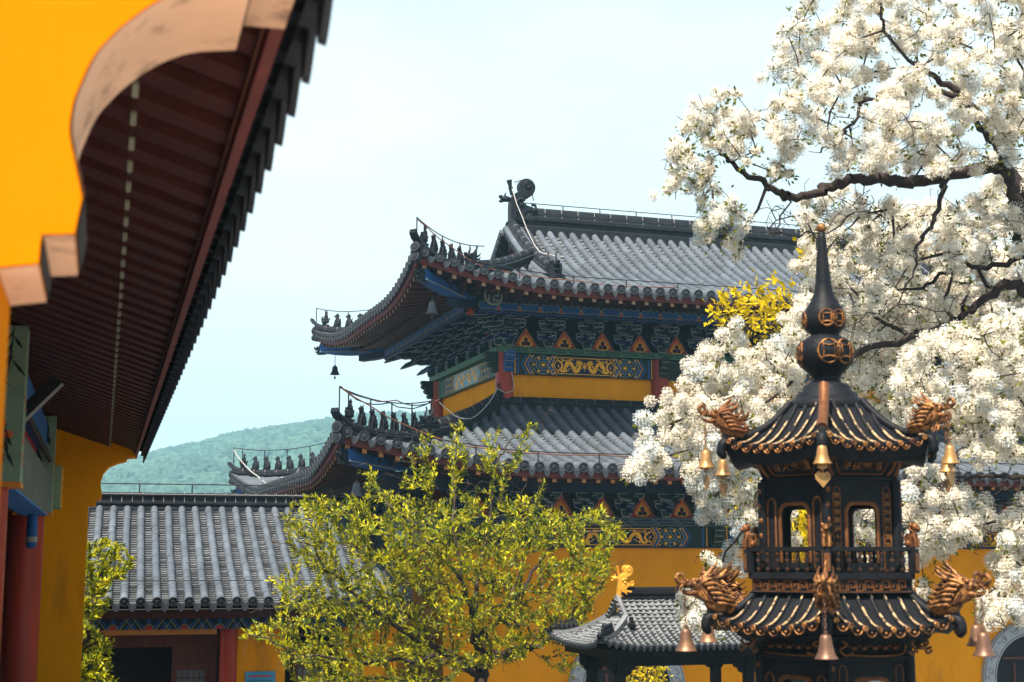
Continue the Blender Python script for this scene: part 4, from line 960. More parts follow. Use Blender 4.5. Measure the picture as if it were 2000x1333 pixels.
# slanted tube light on its bracket
fx = thing('tube_light', 'slim grey metal tube light tilted on the painted beam under the dark eave', 'light fixture', GM@V((-.55, 11.6, 1.12)), GR)
m = MB(); d = V((.30, 0, .33)).normalized(); m.bar(V((-.24, 0, -.16)), V((.16, 0, .28)), .09, .06, 0, up=V((0, 1, 0))); m.build('housing', M['black'], fx)
m = MB(); m.bar(V((-.21, -.02, -.19)), V((.19, -.02, .25)), .05, .014, 0, up=V((0, 1, 0))); m.build('reflector', M['metal'], fx)
m = MB(); m.tube([(-.03, 0, .05), (-.08, 0, .05)], .02, 8); m.build('mount', M['metal'], fx)

# ------------------------------------------------------------ low side hall
SR = R(15.2); SO = at(276, 1178, 23.0); SO = V((SO.x, SO.y, 0))
sh = thing('side_hall', 'low grey tiled side hall with a straight dark ridge, yellow walls and a dark doorway', 'building', SO, SR)
Ps = lambda a, b: V((a, b, -.655+.30*b+.017*b*b))
D = 4.45; sx0, sx1 = -2.4, 4.30
als = [sx0+.126+.2515*i for i in range(int((sx1-sx0)/.2515)+1)]
c, p, e = tiled(Ps, als, lambda a: D, .2515, .068, row=.105, dip=.042, L=.33, hang=.10)
rt = c.build('roof', M['tile'], sh); p.build('pan_tiles', M['pan'], rt); e.build('eave_tile_ends', M['tileend'], rt)
zr = Ps(0, D).z
m = MB(); m.grid(lambda a, b: V((a, 2*D-b, Ps(a, b).z)), [sx0, sx1], [0, 1.5, 3, D], 0, False); m.build('rear_slope', M['tile'], rt)
pp = [V((sx0+i*(sx1+.05-sx0)/20, D, zr-.06)) for i in range(21)]
m = MB(); m.sweep(pp, [(-.16, -.2), (-.16, .02), (-.12, .05), (-.12, .09), (-.15, .105), (-.15, .14), (-.10, .15), (-.10, .245), (-.135, .26), (-.135, .29), (-.05, .325), (.05, .325), (.135, .29), (.135, .26), (.1, .245), (.1, .15), (.15, .14), (.15, .105), (.12, .09), (.12, .05), (.16, .02), (.16, -.2)], 0)
for i in range(30):
    x = sx0+.1+i*.193
    m.box((x, D-.104, zr+.135), (.012, .008, .1), 1); m.box((x, D-.10, zr+.245), (.012, .09, .03), 1)
m.bar((sx0, D-.137, zr+.232), (sx1, D-.137, zr+.232), .006, .012, 1); m.build('main_ridge', [M['tiledark'], M['mortar']], rt)
rail(rt, [V((sx0+i*.6, D, zr+.26)) for i in range(10)], .17, .98); rail(rt, [Ps(sx0+i*.6, .42)+V((0, 0, .07)) for i in range(10)], .13, 1.02, r=.008)
m = MB()
for s_ in (sx1-.02,): m.sweep([Ps(s_, D*i/12) for i in range(13)], sec(.8, .7), 0)
m.build('verge_ridge', M['tiledark'], rt)
m = MB(); m.box(((sx0+sx1)/2, .30, -.86), (sx1-sx0, .05, .14)); m.grid(lambda a, b: V((a, b, -.83+.28*b)), [sx0, sx1], [.2, 1.4], 0, False); m.build('eave_boards', M['maroon'], sh)
# painted eave beam with chevrons
m = MB(); LL = sx1-sx0; m.box(((sx0+sx1)/2, .57, -1.0), (LL, .12, .22), 0); O = V(((sx0+sx1)/2, .51, -1.0))
k = 0; x = -LL/2+.28
while x < LL/2-.2:
    for s in (-1, 1):
        for dd, mt in ((.06, 1), (.11, 2), (.15, 3), (.20, 1), (.245, 2)):
            m.ribbon([(x+s*dd, -.11), (x+s*(dd+.17), .11)], .028 if mt != 2 else .012, O, X, Z, Y_, .005, mt)
    m.prism([q for q in circle(.055, 12, (x, -.105)) if q[1] >= -.11], O, X, Z, Y_, .010, 4); m.ribbon([q for q in circle(.075, 20, (x, -.105)) if q[1] >= -.106], .012, O, X, Z, Y_, .008, 2); m.prism(circle(.04, 10, (x, .02)), O, X, Z, Y_, .010, 1)
    x += .565
m.build('painted_eave_beam', [M['dkblue'], M['blue'], M['line'], M['dkgreen'], M['redboard']], sh)
m = MB(); m.box((-.60, .62, -1.155), (3.66, .16, .085)); m.build('ochre_lintel', mat('ochre_timber', (.38, .14, .03), .6), sh)
WY = .95
m = MB(); m.box((2.0, WY+.5, (GROUND-1.1)/2), (.80, 1.0, -1.1-GROUND)); m.build('wall', M['yellow'], sh)
m = MB(); m.box((.9, 4.6, (GROUND-.4)/2-.3), (6.7, 5.0, 3.0)); m.box((.9, WY+.9, -1.0), (6.6, .8, .3)); m.build('inner_core', M['black'], sh)
for x in (1.44, -2.2):
    m = MB(); m.lathe([(.145, GROUND), (.14, -1.1)], 20, (x, WY-.12, 0)); m.build('column', M['red'], sh)
def leaf_door(x, w, parent):
    z0, z1 = GROUND, -1.42
    m = MB(); 
    for s in (-1, 1): m.box((x+s*(w/2-.04), WY+.2, (z0+z1)/2), (.08, .07, z1-z0))
    for z in (z1-.04, z1-.34, z0+.9, z0+.05): m.box((x, WY+.2, z), (w-.16, .065, .08))
    m.box((x, WY+.22, z1-.19), (w-.16, .03, .24)); m.box((x, WY+.22, z0+.5), (w-.16, .03, .72))
    d_ = m.build('door', M['wood'], parent)
    m = MB(); m.box((x, WY+.225, (z0+.94+z1-.38)/2), (w-.16, .015, z1-.38-z0-.94)); m.build('pane', M['pane'], d_)
    m = MB(); n = 7
    for i in range(1, 5): m.box((x-w/2+.08+i*(w-.16)/5, WY+.205, (z0+.94+z1-.38)/2), (.012, .012, z1-.38-z0-.94))
    for i in range(1, 9): m.box((x, WY+.206, z0+.94+i*(z1-.38-z0-.94)/9), (w-.16, .012, .012))
    m.build('lattice', M['wood'], d_)
leaf_door(.86, .62, sh); leaf_door(2.86, .60, sh)
m = MB(); m.box((.0, WY+.16, -1.31), (2.7, .12, .22)); m.box((1.22, WY+.16, -2.6), (.10, .12, 2.6)); m.box((-1.3, WY+.16, -2.6), (.1, .12, 2.6)); m.build('door_frame', M['wood'], sh)
m = MB(); m.box((3.85, WY+.4, (GROUND-1.1)/2), (.9, .8, -1.1-GROUND)); m.build('wall', M['yellow'], sh)
# blue notice on the yellow wall
SM = Matrix.Translation(SO)@Matrix.Rotation(SR, 4, 'Z')
sg = thing('notice_board', 'blue notice board with a red heading on the yellow wall by the side hall door', 'sign', SM@V((1.99, WY-.02, -2.40)), SR)
m = MB(); m.box((0, 0, .27), (.50, .03, .58)); m.build('board', M['signblue'], sg)
m = MB()
rs = random.Random(4)
x = -.19
while x < .17: w_ = rs.uniform(.02, .034); m.bar((x, -.0165, .485), (x+w_, -.0165, .485), .004, .035, 0); x += w_+.008
for r_ in range(7):
    x = -.2
    while x < .18: w_ = rs.uniform(.012, .03); m.bar((x, -.0165, .41-.045*r_), (x+w_, -.0165, .41-.045*r_), .004, .014, 1); x += w_+.007
m.build('lettering', [M['signred'], M['signtext']], sg)
for sx_ in (-1, 1):
    m = MB(); m.ell((sx_*.23, -.016, .54), .008, mat=0); m.build('screw', M['metal'], sg)

# ------------------------------------------------------------ small iron shelter
PR = R(18.2); PO = at(1209, 1200, 16.5); PO = V((PO.x, PO.y, GROUND))
pv = thing('iron_shelter', 'small dark iron shelter with four posts and a sunlit grey tiled roof below the hall', 'shelter', PO, PR)
H0 = -GROUND
pr = Roof(.34, 1.62, .86, -.955+H0, .34, .43, .085, .55, .05, right=True)
PB, PLn, po = .86, 1.62, .34; pg = .16; phx = pg+po; psm = po+PB/2
prs = lambda a: psm if pg <= a <= PLn-pg else max(0, min(a+po, PLn+po-a))
psd = lambda a: max(0, min((-a)+po, PB+po-(-a), phx))
al = spaced(-po+.02, PLn+po-.02, .0765); al2 = spaced(-(PB+po)+.02, po-.02, .0765); al3 = spaced(-po+.02, PB+po-.02, .0765)
cv, pn, en = MB(), MB(), []
for side, aa, br in (('front', al, prs), ('left', al2, psd), ('right', al3, lambda a: psd(-a)), ('back', [-q for q in al], lambda a: prs(-a))):
    c, p, e = tiled(pr.P(side), sorted(aa), br, .0765, .0205, row=.052, dip=.009, L=.11, hang=.03, pan_n=2)
    en.append(e)
    for a_, b_ in ((cv, c), (pn, p)): a_.add(b_.v, b_.f, 0, False); a_.s[-len(b_.f):] = b_.s
proot = cv.build('roof', M['castgrey'], pv); pn.build('pan_tiles', M['castgrey'], proot); [q.build('eave_tile_ends', M['tileend'], proot) for q in en]
m = MB(); zt3 = pr.h(psm); pp = [V((pg+.03+i*(PLn-2*pg-.06)/8, PB/2, zt3-.01)) for i in range(9)]; m.sweep(pp, sec(.36, .40), 0); m.build('main_ridge', M['iron'], proot)
for s in (0, 1):
    m = MB(); T = Matrix.Translation((pg+.03 if s == 0 else PLn-pg-.03, PB/2, zt3+.03))@(Matrix.Rotation(math.pi, 4, 'Z') if s else Matrix.Identity(4))@Matrix.Scale(.335, 4)
    owl_tail(m, T, 0); m.build('ridge_dragon', [mat('bright_gold_casting', (.85, .40, .05), .4, metal=.35, var=.2, scale=20, bump=.4, bscale=60)] if s == 0 else [M['irongold']], proot)
Pp = pr.P('front')
for cx_ in (0, 1):
    for cy_ in (0, 1):
        f = lambda p: V((PLn-p.x if cx_ else p.x, PB-p.y if cy_ else p.y, p.z))
        ch = [f(Pp(pg+.0, psm-.02-i*(psm-.36)/10)) for i in range(11)]
        m = MB(); m.sweep(ch, [(-.022, -.03), (-.022, .055), (-.012, .065), (.012, .065), (.022, .055), (.022, -.03)], 0); m.build('vertical_ridge', M['castgrey'], proot)
        e_ = ch[-1]; m = MB(); beast_head(m, Matrix.Translation(e_+V((0, 0, .0)))@Matrix.Rotation(R(-90 if cy_ else 90), 4, 'Z')@Matrix.Scale(.24, 4)); m.tube([e_+V((0, .03, .03)), e_+V((0, .02, .15))], [.03, .022], 8); m.build('ridge_beast_head', M['iron'], proot)
        hp = [f(q) for q in pr.hip(.0, phx-.02, 14, 'fl')]
        m = MB(); m.sweep(hp, [(-.02, -.03), (-.02, .05), (.02, .05), (.02, -.03)], 0, scale=[.9+.6*i/14 for i in range(15)]); m.build('hip_ridge', M['castgrey'], proot)
        m = MB(); t = (hp[0]-hp[1]).normalized(); beast_head(m, Matrix.Translation(hp[0]+V((0, 0, -.01)))@Matrix.Rotation(math.atan2(-t.y, -t.x), 4, 'Z')@Matrix.Scale(.22, 4)); m.build('corner_head', M['iron'], proot)
        put_beasts(proot, hp, 5, .09, .062, .05, .36)
# gables
for s in (0, 1):
    x = pg+.05 if s == 0 else PLn-pg-.05; m = MB()
    prof = [(y, pr.h(y+po)-.01) for y in [pg+i*(PB/2-pg)/6 for i in range(7)]]; prof += [(PB-y, z) for y, z in prof[::-1][1:]]
    m.prism(prof+[(PB-pg, pr.h(phx)-.06), (pg, pr.h(phx)-.06)], (x, 0, 0), (0, 1, 0), (0, 0, 1), (-1 if s == 0 else 1, 0, 0), .03, 0); m.build('gable_panel', M['castgrey'], proot)
    m = MB(); m.box((x-.03*(1-2*s), PB/2, pr.h(phx)+.0), (.05, PB-2*pg+.06, .06)); m.build('gable_sill', M['castgrey'], proot)
m = MB(); m.box((PLn/2, PB/2, -1.03+H0), (PLn+.5, PB+.5, .10)); m.box((PLn/2, PB/2, -1.085+H0), (PLn+.24, PB+.24, .012)); m.build('eave_slab', M['iron'], pv)
for x in (0, PLn):
    for y in (0, PB):
        m = MB(); m.box((x, y, (H0-1.09)/2), (.105, .105, H0-1.09)); po_ = m.build('post', M['iron'], pv)
        for sx_ in ((1, -1) if True else ()):
            inn = sx_ == (1 if x == 0 else -1); w_ = .13 if not inn else .17
            pl = [(0, 0), (sx_*w_*1.1, 0), (sx_*w_*1.1, -.04), (sx_*w_*.8, -.06), (sx_*w_*.7, -.10), (sx_*w_*.38, -.12), (sx_*.053, -.17), (0, -.17)]
            m = MB(); m.prism(pl if sx_ < 0 else pl[::-1], (x, y, -1.18+H0), X, Z, Y_, .05, 0); m.build('corner_brace', M['iron'], po_)
for y in (0, PB):
    m = MB(); m.box((PLn/2, y, -1.135+H0), (PLn+.3, .07, .11)); m.build('lintel', M['iron'], pv)
for x in (0, PLn):
    m = MB(); m.box((x, PB/2, -1.137+H0), (.07, PB-.11, .10)); m.build('lintel', M['iron'], pv)
m = MB(); m.box((PLn/2, PB/2, .45), (PLn+.2, PB+.2, .9)); m.build('iron_trough', M['iron'], pv)
# ------------------------------------------------------------ cast iron incense burner
BC = at(1626, 1095, 9.5); BR_ = R(-15.5)
ib = thing('incense_burner', 'tall black cast iron pagoda incense burner with gilded dragons, ribs and double gourd finial', 'incense burner', (BC.x, BC.y, 0), BR_)
BM_ = Matrix.Translation((BC.x, BC.y, 0))@Matrix.Rotation(BR_, 4, 'Z')
CA = lambda k: R(-90+60*k)
def corner(r, k, z=0): return V((r*math.cos(CA(k)), r*math.sin(CA(k)), z))
def face(k):
    a = CA(k)+R(30); n = V((math.cos(a), math.sin(a), 0)); e = V((-math.sin(a), math.cos(a), 0)); return n, e
def hexring(m, prof, mat=0):
    """sweep (R,z) profile round the hexagon"""
    vs = [corner(r, k, z) for r, z in prof for k in range(6)]; n = len(prof)
    m.add(vs, [(i*6+k, i*6+(k+1) % 6, (i+1)*6+(k+1) % 6, (i+1)*6+k) for i in range(n-1) for k in range(6)], mat)
def hexroof(name, r0, z0, r1, z1, lift, nr, th=.075):
    Rr = lambda t: lerp(r0, r1, t); zz = lambda t: lerp(z0, z1, 1-(1-t)**1.75)
    def pt(k, x, t):
        n, e = face(k); w = Rr(t)/2; s = max(-1, min(1, x/w)); l = lift*abs(s)**2.6*t**2; bow = 1+.02*abs(s)**2*t
        return (n*Rr(t)*.866+e*x)*bow+V((0, 0, zz(t)+l))
    body = MB(); rib = MB(); lips = []
    for k in range(6):
        lip = MB(); lips.append(lip)
        body.grid(lambda s, t: pt(k, s*Rr(t)/2, t), [-1+i/8 for i in range(17)], [i/10 for i in range(11)], 0)
        # thick lip
        E = [pt(k, s*r1/2, 1) for s in [-1+i/8 for i in range(17)]]
        body.grid(lambda i, j: E[int(i)]*1.0+V((0, 0, -th*j))-E[int(i)].normalized()*(.05*j*j), range(17), [0, .35, 1], 0, False)
        U = [corner(r0*1.3, k, z1-th*.2).lerp(corner(r0*1.3, (k+1) % 6, z1-th*.2), i/16) for i in range(17)]
        body.grid(lambda i, j: (E[int(i)]+V((0, 0, -th))-E[int(i)].normalized()*.05).lerp(U[int(i)]-V((0, 0, .02)), j), range(17), [0, 1], 0, False)
        sp_ = r1/nr
        for i in range(nr):
            x = (i-(nr-1)/2)*sp_*.985; t0 = max(.03, min(.9, (2*abs(x)-r0)/(r1-r0)+.03))
            q = [pt(k, x, lerp(t0, 1.0, j/12)) for j in range(13)]
            rib.tube([p+V((0, 0, .004)) for p in q], .016, 6, 0); rib.tube([p+V((0, 0, .0155))+V((random.uniform(-.001, .001), 0, 0)) for p in q], [random.uniform(.0055, .0105) for _ in q], 6, 1)
            n, e = face(k); c = q[-1]+n*.006
            lip.tube([c-n*.02, c+n*.012], .021, 10, 0); lip.tube([c+n*.012, c+n*.016], [.020, .016], 10, 1)
            if i < nr-1:
                x2 = x+sp_*.5; d = pt(k, x2, 1.0)+n*.004
                arc = [d+e*sp_*.40*math.cos(math.pi*(1+j/8))+V((0, 0, .6*sp_*math.sin(math.pi*(1+j/8))*.8)) for j in range(9)]
                lip.tube(arc, .006, 5, 1); lip.ell(d+n*.004-V((0, 0, .022)), .010, 6, 4, 1)
        h = [pt(k, -Rr(j/12)/2, j/12)+V((0, 0, .012)) for j in range(13)]
        rib.tube(h, .026, 8, 0)
        tip = h[-1]; d = V((tip.x, tip.y, 0)).normalized(); body.tube(cat([tip-d*.05-V((0, 0, .03)), tip+d*.01-V((0, 0, .05)), tip+d*.02-V((0, 0, .11)), tip-d*.01-V((0, 0, .14))], 3), [.035]*4+[.032]*3+[.026]*2+[.01], 7, 0)
    o = body.build(name, M['iron'], ib); rib.build('roof_ribs', [M['iron'], M['gildline']], o); [q.build('eave_ornament', [M['iron'], M['irongold']], o) for q in lips]
    return o, (lambda k: pt(k, -r1/2, 1))
UPR, utip = hexroof('upper_roof', .265, 1.03, .735, .715, .075, 9)
LWR, ltip = hexroof('lower_roof', .545, -.205, .865, -.415, .085, 9)
# finial
FIN = [(.265, 1.00), (.27, 1.03), (.235, 1.06), (.205, 1.075), (.20, 1.10), (.165, 1.12), (.160, 1.145), (.14, 1.165), (.10, 1.18), (.092, 1.205), (.105, 1.235), (.150, 1.275), (.182, 1.325), (.192, 1.375), (.184, 1.42), (.155, 1.465), (.105, 1.495), (.093, 1.505), (.10, 1.515), (.130, 1.55), (.144, 1.60), (.141, 1.645), (.120, 1.69), (.090, 1.735), (.066, 1.79), (.052, 1.87), (.044, 1.97), (.036, 2.08), (.030, 2.17), (.024, 2.215), (.0, 2.22)]
def rad(z):
    for (r0, a), (r1, b) in zip(FIN, FIN[1:]):
        if a <= z <= b and b > a: return lerp(r0, r1, (z-a)/(b-a))
    return .1
m = MB(); m.lathe(FIN, 28); fin = m.build('gourd_finial', M['iron'], ib)
m = MB(); m.ell((0, 0, 2.245), .036, 14, 10, 0); m.build('finial_ball', M['irongold'], fin)
for base in (0, 120, 240):
    m = MB()
    for zc, rz_, ra, offs in ((1.375, .080, 22, (8, 46)), (1.605, .055, 21, (8, 44))):
        for of in offs:
            f = lambda u, v: (lambda z, a: V(((rad(z)+.003)*math.cos(a), (rad(z)+.003)*math.sin(a), z)))(zc+v*rz_, R(-90+base+of+15.5-12.7+u*ra))
            m.tube([f(math.cos(t), math.sin(t)) for t in [2*math.pi*i/20 for i in range(21)]], .0075, 6, 0, False)
            for s in (-1, 1):
                m.tube([f(s*(.48+.10*(2*t-1)**2), (2*t-1)*.72) for t in [i/6 for i in range(7)]], .0055, 5, 0, False); m.tube([f((2*t-1)*.72, s*(.45+.18*(1-(2*t-1)**2)*-1+.18)) for t in [i/6 for i in range(7)]], .0055, 5, 0, False)
    m.build('coin_motif', M['irongold'], fin)
def text_mesh(body, size, mt, vertical=False):
    cu = bpy.data.curves.new('lettering', 'FONT'); cu.body = body; cu.size = size; cu.align_x = 'CENTER'; cu.align_y = 'CENTER'; cu.extrude = .003; cu.resolution_u = 2
    ob = bpy.data.objects.new('lettering_source', cu); COL.objects.link(ob)
    dg = bpy.context.evaluated_depsgraph_get(); me = bpy.data.meshes.new_from_object(ob.evaluated_get(dg)); bpy.data.objects.remove(ob); me.materials.clear(); me.materials.append(mt); return me
def place_text(body, size, o, ex, ey, ez, parent, mt):
    me = text_mesh(body, size, mt); ob = obj('lettering', me, parent); Mx = Matrix((ex, ey, ez)).transposed().to_4x4(); Mx.translation = o; ob.matrix_local = Mx; return ob
# plaque belt under the upper roof, body, openings
def storey(name, r, z0, z1, ow, oh, sill, text):
    m = MB(); g = MB(); th = .035
    for k in range(6):
        n, e = face(k); ap = r*.866; W_ = r; zc = Z
        o = n*(ap-th/2)
        L_ = (W_-ow)/2
        for s in (-1, 1): m.prism([(s*(ow/2+L_/2)-L_/2, z0), (s*(ow/2+L_/2)+L_/2, z0), (s*(ow/2+L_/2)+L_/2, z1), (s*(ow/2+L_/2)-L_/2, z1)], o, e, zc, n, th, 0)
        top = z0+sill+oh; arc = [(-ow/2, top-.05), (-ow/2+.02, top-.012), (-ow/2+.055, top), (ow/2-.055, top), (ow/2-.02, top-.012), (ow/2, top-.05)]
        m.prism([(-ow/2, z1)]+arc+[(ow/2, z1)], o, e, zc, n, th, 0)
        if sill > 0: m.prism([(-ow/2, z0), (ow/2, z0), (ow/2, z0+sill), (-ow/2, z0+sill)], o, e, zc, n, th, 0)
        fr = [(-ow/2, z0+sill)]+arc+[(ow/2, z0+sill)]
        g.tube([o+e*a+zc*b+n*th/2 for a, b in fr], .011, 6, 0); g.tube([o+e*a*1.10+zc*(b+.012)+n*th/2 for a, b in fr], .005, 5, 0)
        c0 = corner(r, k, 0); m.tube([c0+V((0, 0, z0)), c0+V((0, 0, z1))], .034, 8, 0)
        for s in (-1, 1):
            xx = s*(ow/2+L_*.50)
            if k % 2 == 0:   # couplet strips (faces to the right of the near corner)
                pl = [(xx-.026, z0+.01), (xx+.026, z0+.01), (xx+.026, z1-.075), (xx+.018, z1-.05), (xx, z1-.04), (xx-.018, z1-.05), (xx-.026, z1-.075)]
                g.tube([n*(ap+.002)+e*a+zc*b for a, b in pl+pl[:1]], .004, 4, 0)
            else:            # small niches
                pl = [(xx-.030, z0+.01), (xx-.030, z1-.14), (xx-.018, z1-.115), (xx, z1-.105), (xx+.018, z1-.115), (xx+.030, z1-.14), (xx+.030, z0+.01)]
                g.tube([n*(ap+.002)+e*a+zc*b for a, b in pl], .007, 5, 0)
            for q in range(6): g.ell(c0+V((0, 0, lerp(z0+.04, z1-.06, q/5)))+n*.026+e*random.uniform(-.008, .008), (.012, .012, .022), 6, 4, 0)
    b_ = m.build(name, M['iron'], ib); g.build('gilt_trim', M['darkgilt'], b_)
    if text:
        for k in range(0, 6, 2):
            n, e = face(k)
            for s in (-1, 1):
                xx = s*(ow/2+(r-ow)/4)
                for i, ch in enumerate(text[0 if s < 0 else 1]):
                    place_text(ch, .048, n*(r*.866+.004)+e*xx+Z*(z1-.105-i*.052), e, Z, n, b_, M['irongold'])
    return b_
UB = storey('upper_storey', .485, -.075, .505, .215, .37, .06, ('慈雲普覆遍十方', '法雨均霑及萬物'))
LB = storey('lower_storey', .535, -1.35, -.60, .24, .56, .06, None)
m = MB(); hexring(m, [(.40, .50), (.50, .505), (.505, .525), (.475, .53), (.505, .60), (.535, .665), (.60, .675)]); 
g = MB(); pl_obj = m.build('plaque_belt', M['iron'], ib)
WORDS = ['淨我樂常', '國泰民安', '風調雨順', '佛光普照', '吉祥如意', '香火永續']
for k in range(6):
    n, e = face(k); a = (n*.476*.866+Z*.532, n*.536*.866+Z*.668); up_ = (a[1]-a[0]).normalized(); nr_ = e.cross(up_)
    if nr_.dot(n) < 0: nr_ = -nr_
    c = (a[0]+a[1])/2; 
    pl = [(-.145, -.058), (.145, -.058), (.205, .062), (.10, .078), (-.10, .078), (-.205, .062)]
    g.tube([c+nr_*.004+e*x+up_*y for x, y in pl+pl[:1]], .006, 5, 0)
    for s in (-1, 1):
        q = [c+nr_*.004+e*(s*x)+up_*y for x, y in [(.19, -.07), (.22, -.02), (.245, .05), (.28, .09)]]; g.tube(cat(q, 3), .010, 5, 0)
        q = [c+nr_*.004+e*(s*x)+up_*y for x, y in cat([(.26, .07), (.24, .02), (.21, .03), (.215, .06)], 3)]; g.tube(q, .006, 5, 0)
    place_text(WORDS[k % 6] if k == 0 else WORDS[k], .074, c+nr_*.008, e, up_, nr_, pl_obj, M['irongold'])
g.build('gilt_trim', M['darkgilt'], pl_obj)
# lower frieze below the lower roof
m = MB(); hexring(m, [(.50, -.62), (.56, -.615), (.565, -.59), (.53, -.58), (.58, -.53), (.68, -.48), (.70, -.46)]); lf = m.build('lower_frieze', M['iron'], ib)
g = MB()
for k in range(6):
    n, e = face(k); c = n*.56*.866+Z*-.53
    g.tube([c+n*.03+e*x+Z*y for x, y in cat([(-.19, -.045), (0, -.055), (.19, -.045), (.22, .02)], 4)], .006, 5)
    for q in range(5):
        x = -.14+q*.07; g.ell(c+n*.035+e*x-Z*.005, (.020, .012, .014), 6, 4); g.tube([c+n*.035+e*(x+.035*math.cos(t))+Z*(.018*math.sin(t)) for t in [i*.8 for i in range(5)]], .004, 4)
    d = corner(1, k); e2 = V((-d.y, d.x, 0))
    for s in (-1, 1): g.tube([d*.615+e2*(s*x)+Z*(y-.53) for x, y in cat([(.0, .03), (.05, .05), (.10, .02), (.06, -.01), (.09, -.045), (.14, -.03)], 4)], .009, 5)
    g.ell(d*.62+Z*-.535, (.03, .03, .016), 8, 5)
g.build('gilt_trim', M['darkgilt'], lf)
# balustrade
m = MB(); hexring(m, [(.50, -.075), (.60, -.075), (.60, -.115), (.575, -.12), (.575, -.195), (.60, -.20), (.56, -.22), (.54, -.225)]); hexring(m, [(.575, .085), (.575, .058), (.610, .058), (.610, .085), (.575, .085)]); bl = m.build('balustrade', M['iron'], ib)
ba = MB(); g = MB(); li = MB()
for k in range(6):
    a, b = corner(.592, k), corner(.592, k+1)
    for i in range(1, 8):
        p = a.lerp(b, i/8); ba.lathe([(.010, -.075), (.016, -.055), (.009, -.03), (.018, .0), (.009, .03), (.014, .05), (.010, .06)], 8, p, 0); g.ell(p+V((0, 0, .0)), .0185, 6, 4); g.ell(p+Z*-.055, .0165, 6, 4); g.ell(p+Z*.045, .015, 6, 4)
    d = corner(1, k); ba.box(corner(.595, k, -.005), (.05, .05, .15), 0, Matrix.Rotation(CA(k), 3, 'Z')); g.box(corner(.622, k, -.01), (.008, .036, .11), 0, Matrix.Rotation(CA(k), 3, 'Z'))
    # key-pattern fret on the band
    n, e = face(k); o = n*(.576*.866)+Z*-.157
    x = -.27; j = 0
    while x < .24:
        g.ribbon([(x, -.028), (x, .028), (x+.045, .028), (x+.045, -.010), (x+.020, -.010), (x+.020, .010)] if j % 2 == 0 else [(x, .028), (x, -.028), (x+.045, -.028), (x+.045, .010), (x+.020, .010), (x+.020, -.010)], .010, o, e, Z, n, .005, 0); x += .058; j += 1
    for zz in (-.038, .038): g.ribbon([(-.285, zz), (.285, zz)], .006, o, e, Z, n, .004, 0)
ba.build('balusters', M['iron'], bl); g.build('gilt_trim', M['darkgilt'], bl)
for k in range(6):
    T = Matrix.Translation(corner(.592, k, .085))@Matrix.Rotation(CA(k)+math.pi, 4, 'Z')@Matrix.Scale(.34, 4)
    li = MB(T); li.tube(cat([(.05, 0, .0), (.04, 0, .12), (-.01, 0, .22), (-.03, 0, .30)], 3), [.085]*4+[.08]*3+[.07]*2+[.05], 8); li.ell((-.06, 0, .36), (.085, .075, .075)); li.ell((-.135, 0, .33), (.04, .045, .035))
    for s in (-1, 1): li.tube([(-.09, .05*s, 0), (-.085, .05*s, .13), (-.04, .04*s, .24)], .028, 6); li.ell((-.02, .07*s, .40), .035); li.ell((.06, .07*s, .06), (.07, .04, .06))
    for q in range(8): li.ell((-.0+.035*math.cos(q), .08*math.sin(q*.8), .34-.02*q), .03, 6, 4)
    li.tube(cat([(.1, 0, .05), (.15, 0, .15), (.10, 0, .25)], 3), .025, 6); li.build('guardian_lion', M['darkgilt' if k % 2 else 'irongold'], bl)
# dragon heads on the roof corners
def dragon_head_mesh():
    m = MB(); rs = random.Random(3)
    t_ = lambda pts, rad, n=7, k=4: m.tube(cat(pts, k), [lerp(rad[0], rad[1], (i/(len(cat(pts, k))-1))**.9) for i in range(len(cat(pts, k)))], n)
    t_([(-.22, 0, -.03), (-.10, 0, .01), (.02, 0, .06), (.10, 0, .12), (.12, 0, .17)], (.075, .060))        # neck
    m.ell((.13, 0, .18), (.085, .062, .058), 10, 8); m.ell((.21, 0, .185), (.065, .042, .030), 10, 6)        # skull, muzzle
    t_([(.18, 0, .185), (.26, 0, .19), (.31, 0, .215)], (.040, .026)); t_([(.14, 0, .125), (.21, 0, .10), (.28, 0, .115), (.30, 0, .135)], (.036, .016))
    m.tube([(.315+.040*math.cos(t), 0, .245+.042*math.sin(t)) for t in [-1.9+i*.42 for i in range(15)]], [.024]*9+[.022, .020, .018, .015, .012, .008], 7)   # curled trunk
    for s in (-1, 1):
        m.ell((.16, .045*s, .225), .024, 8, 6); m.ell((.255, .025*s, .222), .017, 6, 5)
        t_([(.10, .04*s, .22), (.02, .065*s, .28), (-.06, .07*s, .31), (-.13, .06*s, .36)], (.024, .006)); t_([(.12, .05*s, .20), (.04, .09*s, .24), (-.05, .10*s, .25), (-.14, .09*s, .29)], (.024, .006))
        for j in range(5): t_([(.09-.03*j, .06*s, .19-.045*j), (.0-.03*j, .095*s, .20-.05*j), (-.08-.03*j, .10*s, .16-.045*j), (-.17-.015*j, .085*s, .20-.05*j)], (.026, .007), 6)
        for j in range(3): t_([(.16-.04*j, .05*s, .12), (.12-.05*j, .075*s, .06-.02*j), (.05-.05*j, .07*s, .03-.025*j)], (.020, .006), 6)
        t_([(.27, .025*s, .20), (.33, .05*s, .17), (.35, .055*s, .12)], (.012, .005), 5)
        for j in range(4): m.tube([(.18+.03*j, .022*s, .165), (.182+.03*j, .022*s, .145)], [.007, .002], 4)
    t_([(.08, 0, .24), (.0, 0, .32), (-.05, 0, .37), (-.07, 0, .42)], (.030, .006)); t_([(-.02, 0, .20), (-.12, 0, .28), (-.17, 0, .33)], (.04, .008))
    m.tube([(-.2, 0, -.06), (-.1, 0, -.045), (.0, 0, -.03), (.06, 0, .02)], [.06, .06, .05, .03], 8)
    return m
DR = dragon_head_mesh().mesh('dragon_head', M['irongold']); DR_SHADED = dragon_head_mesh().mesh('dragon_head', M['darkgilt'])
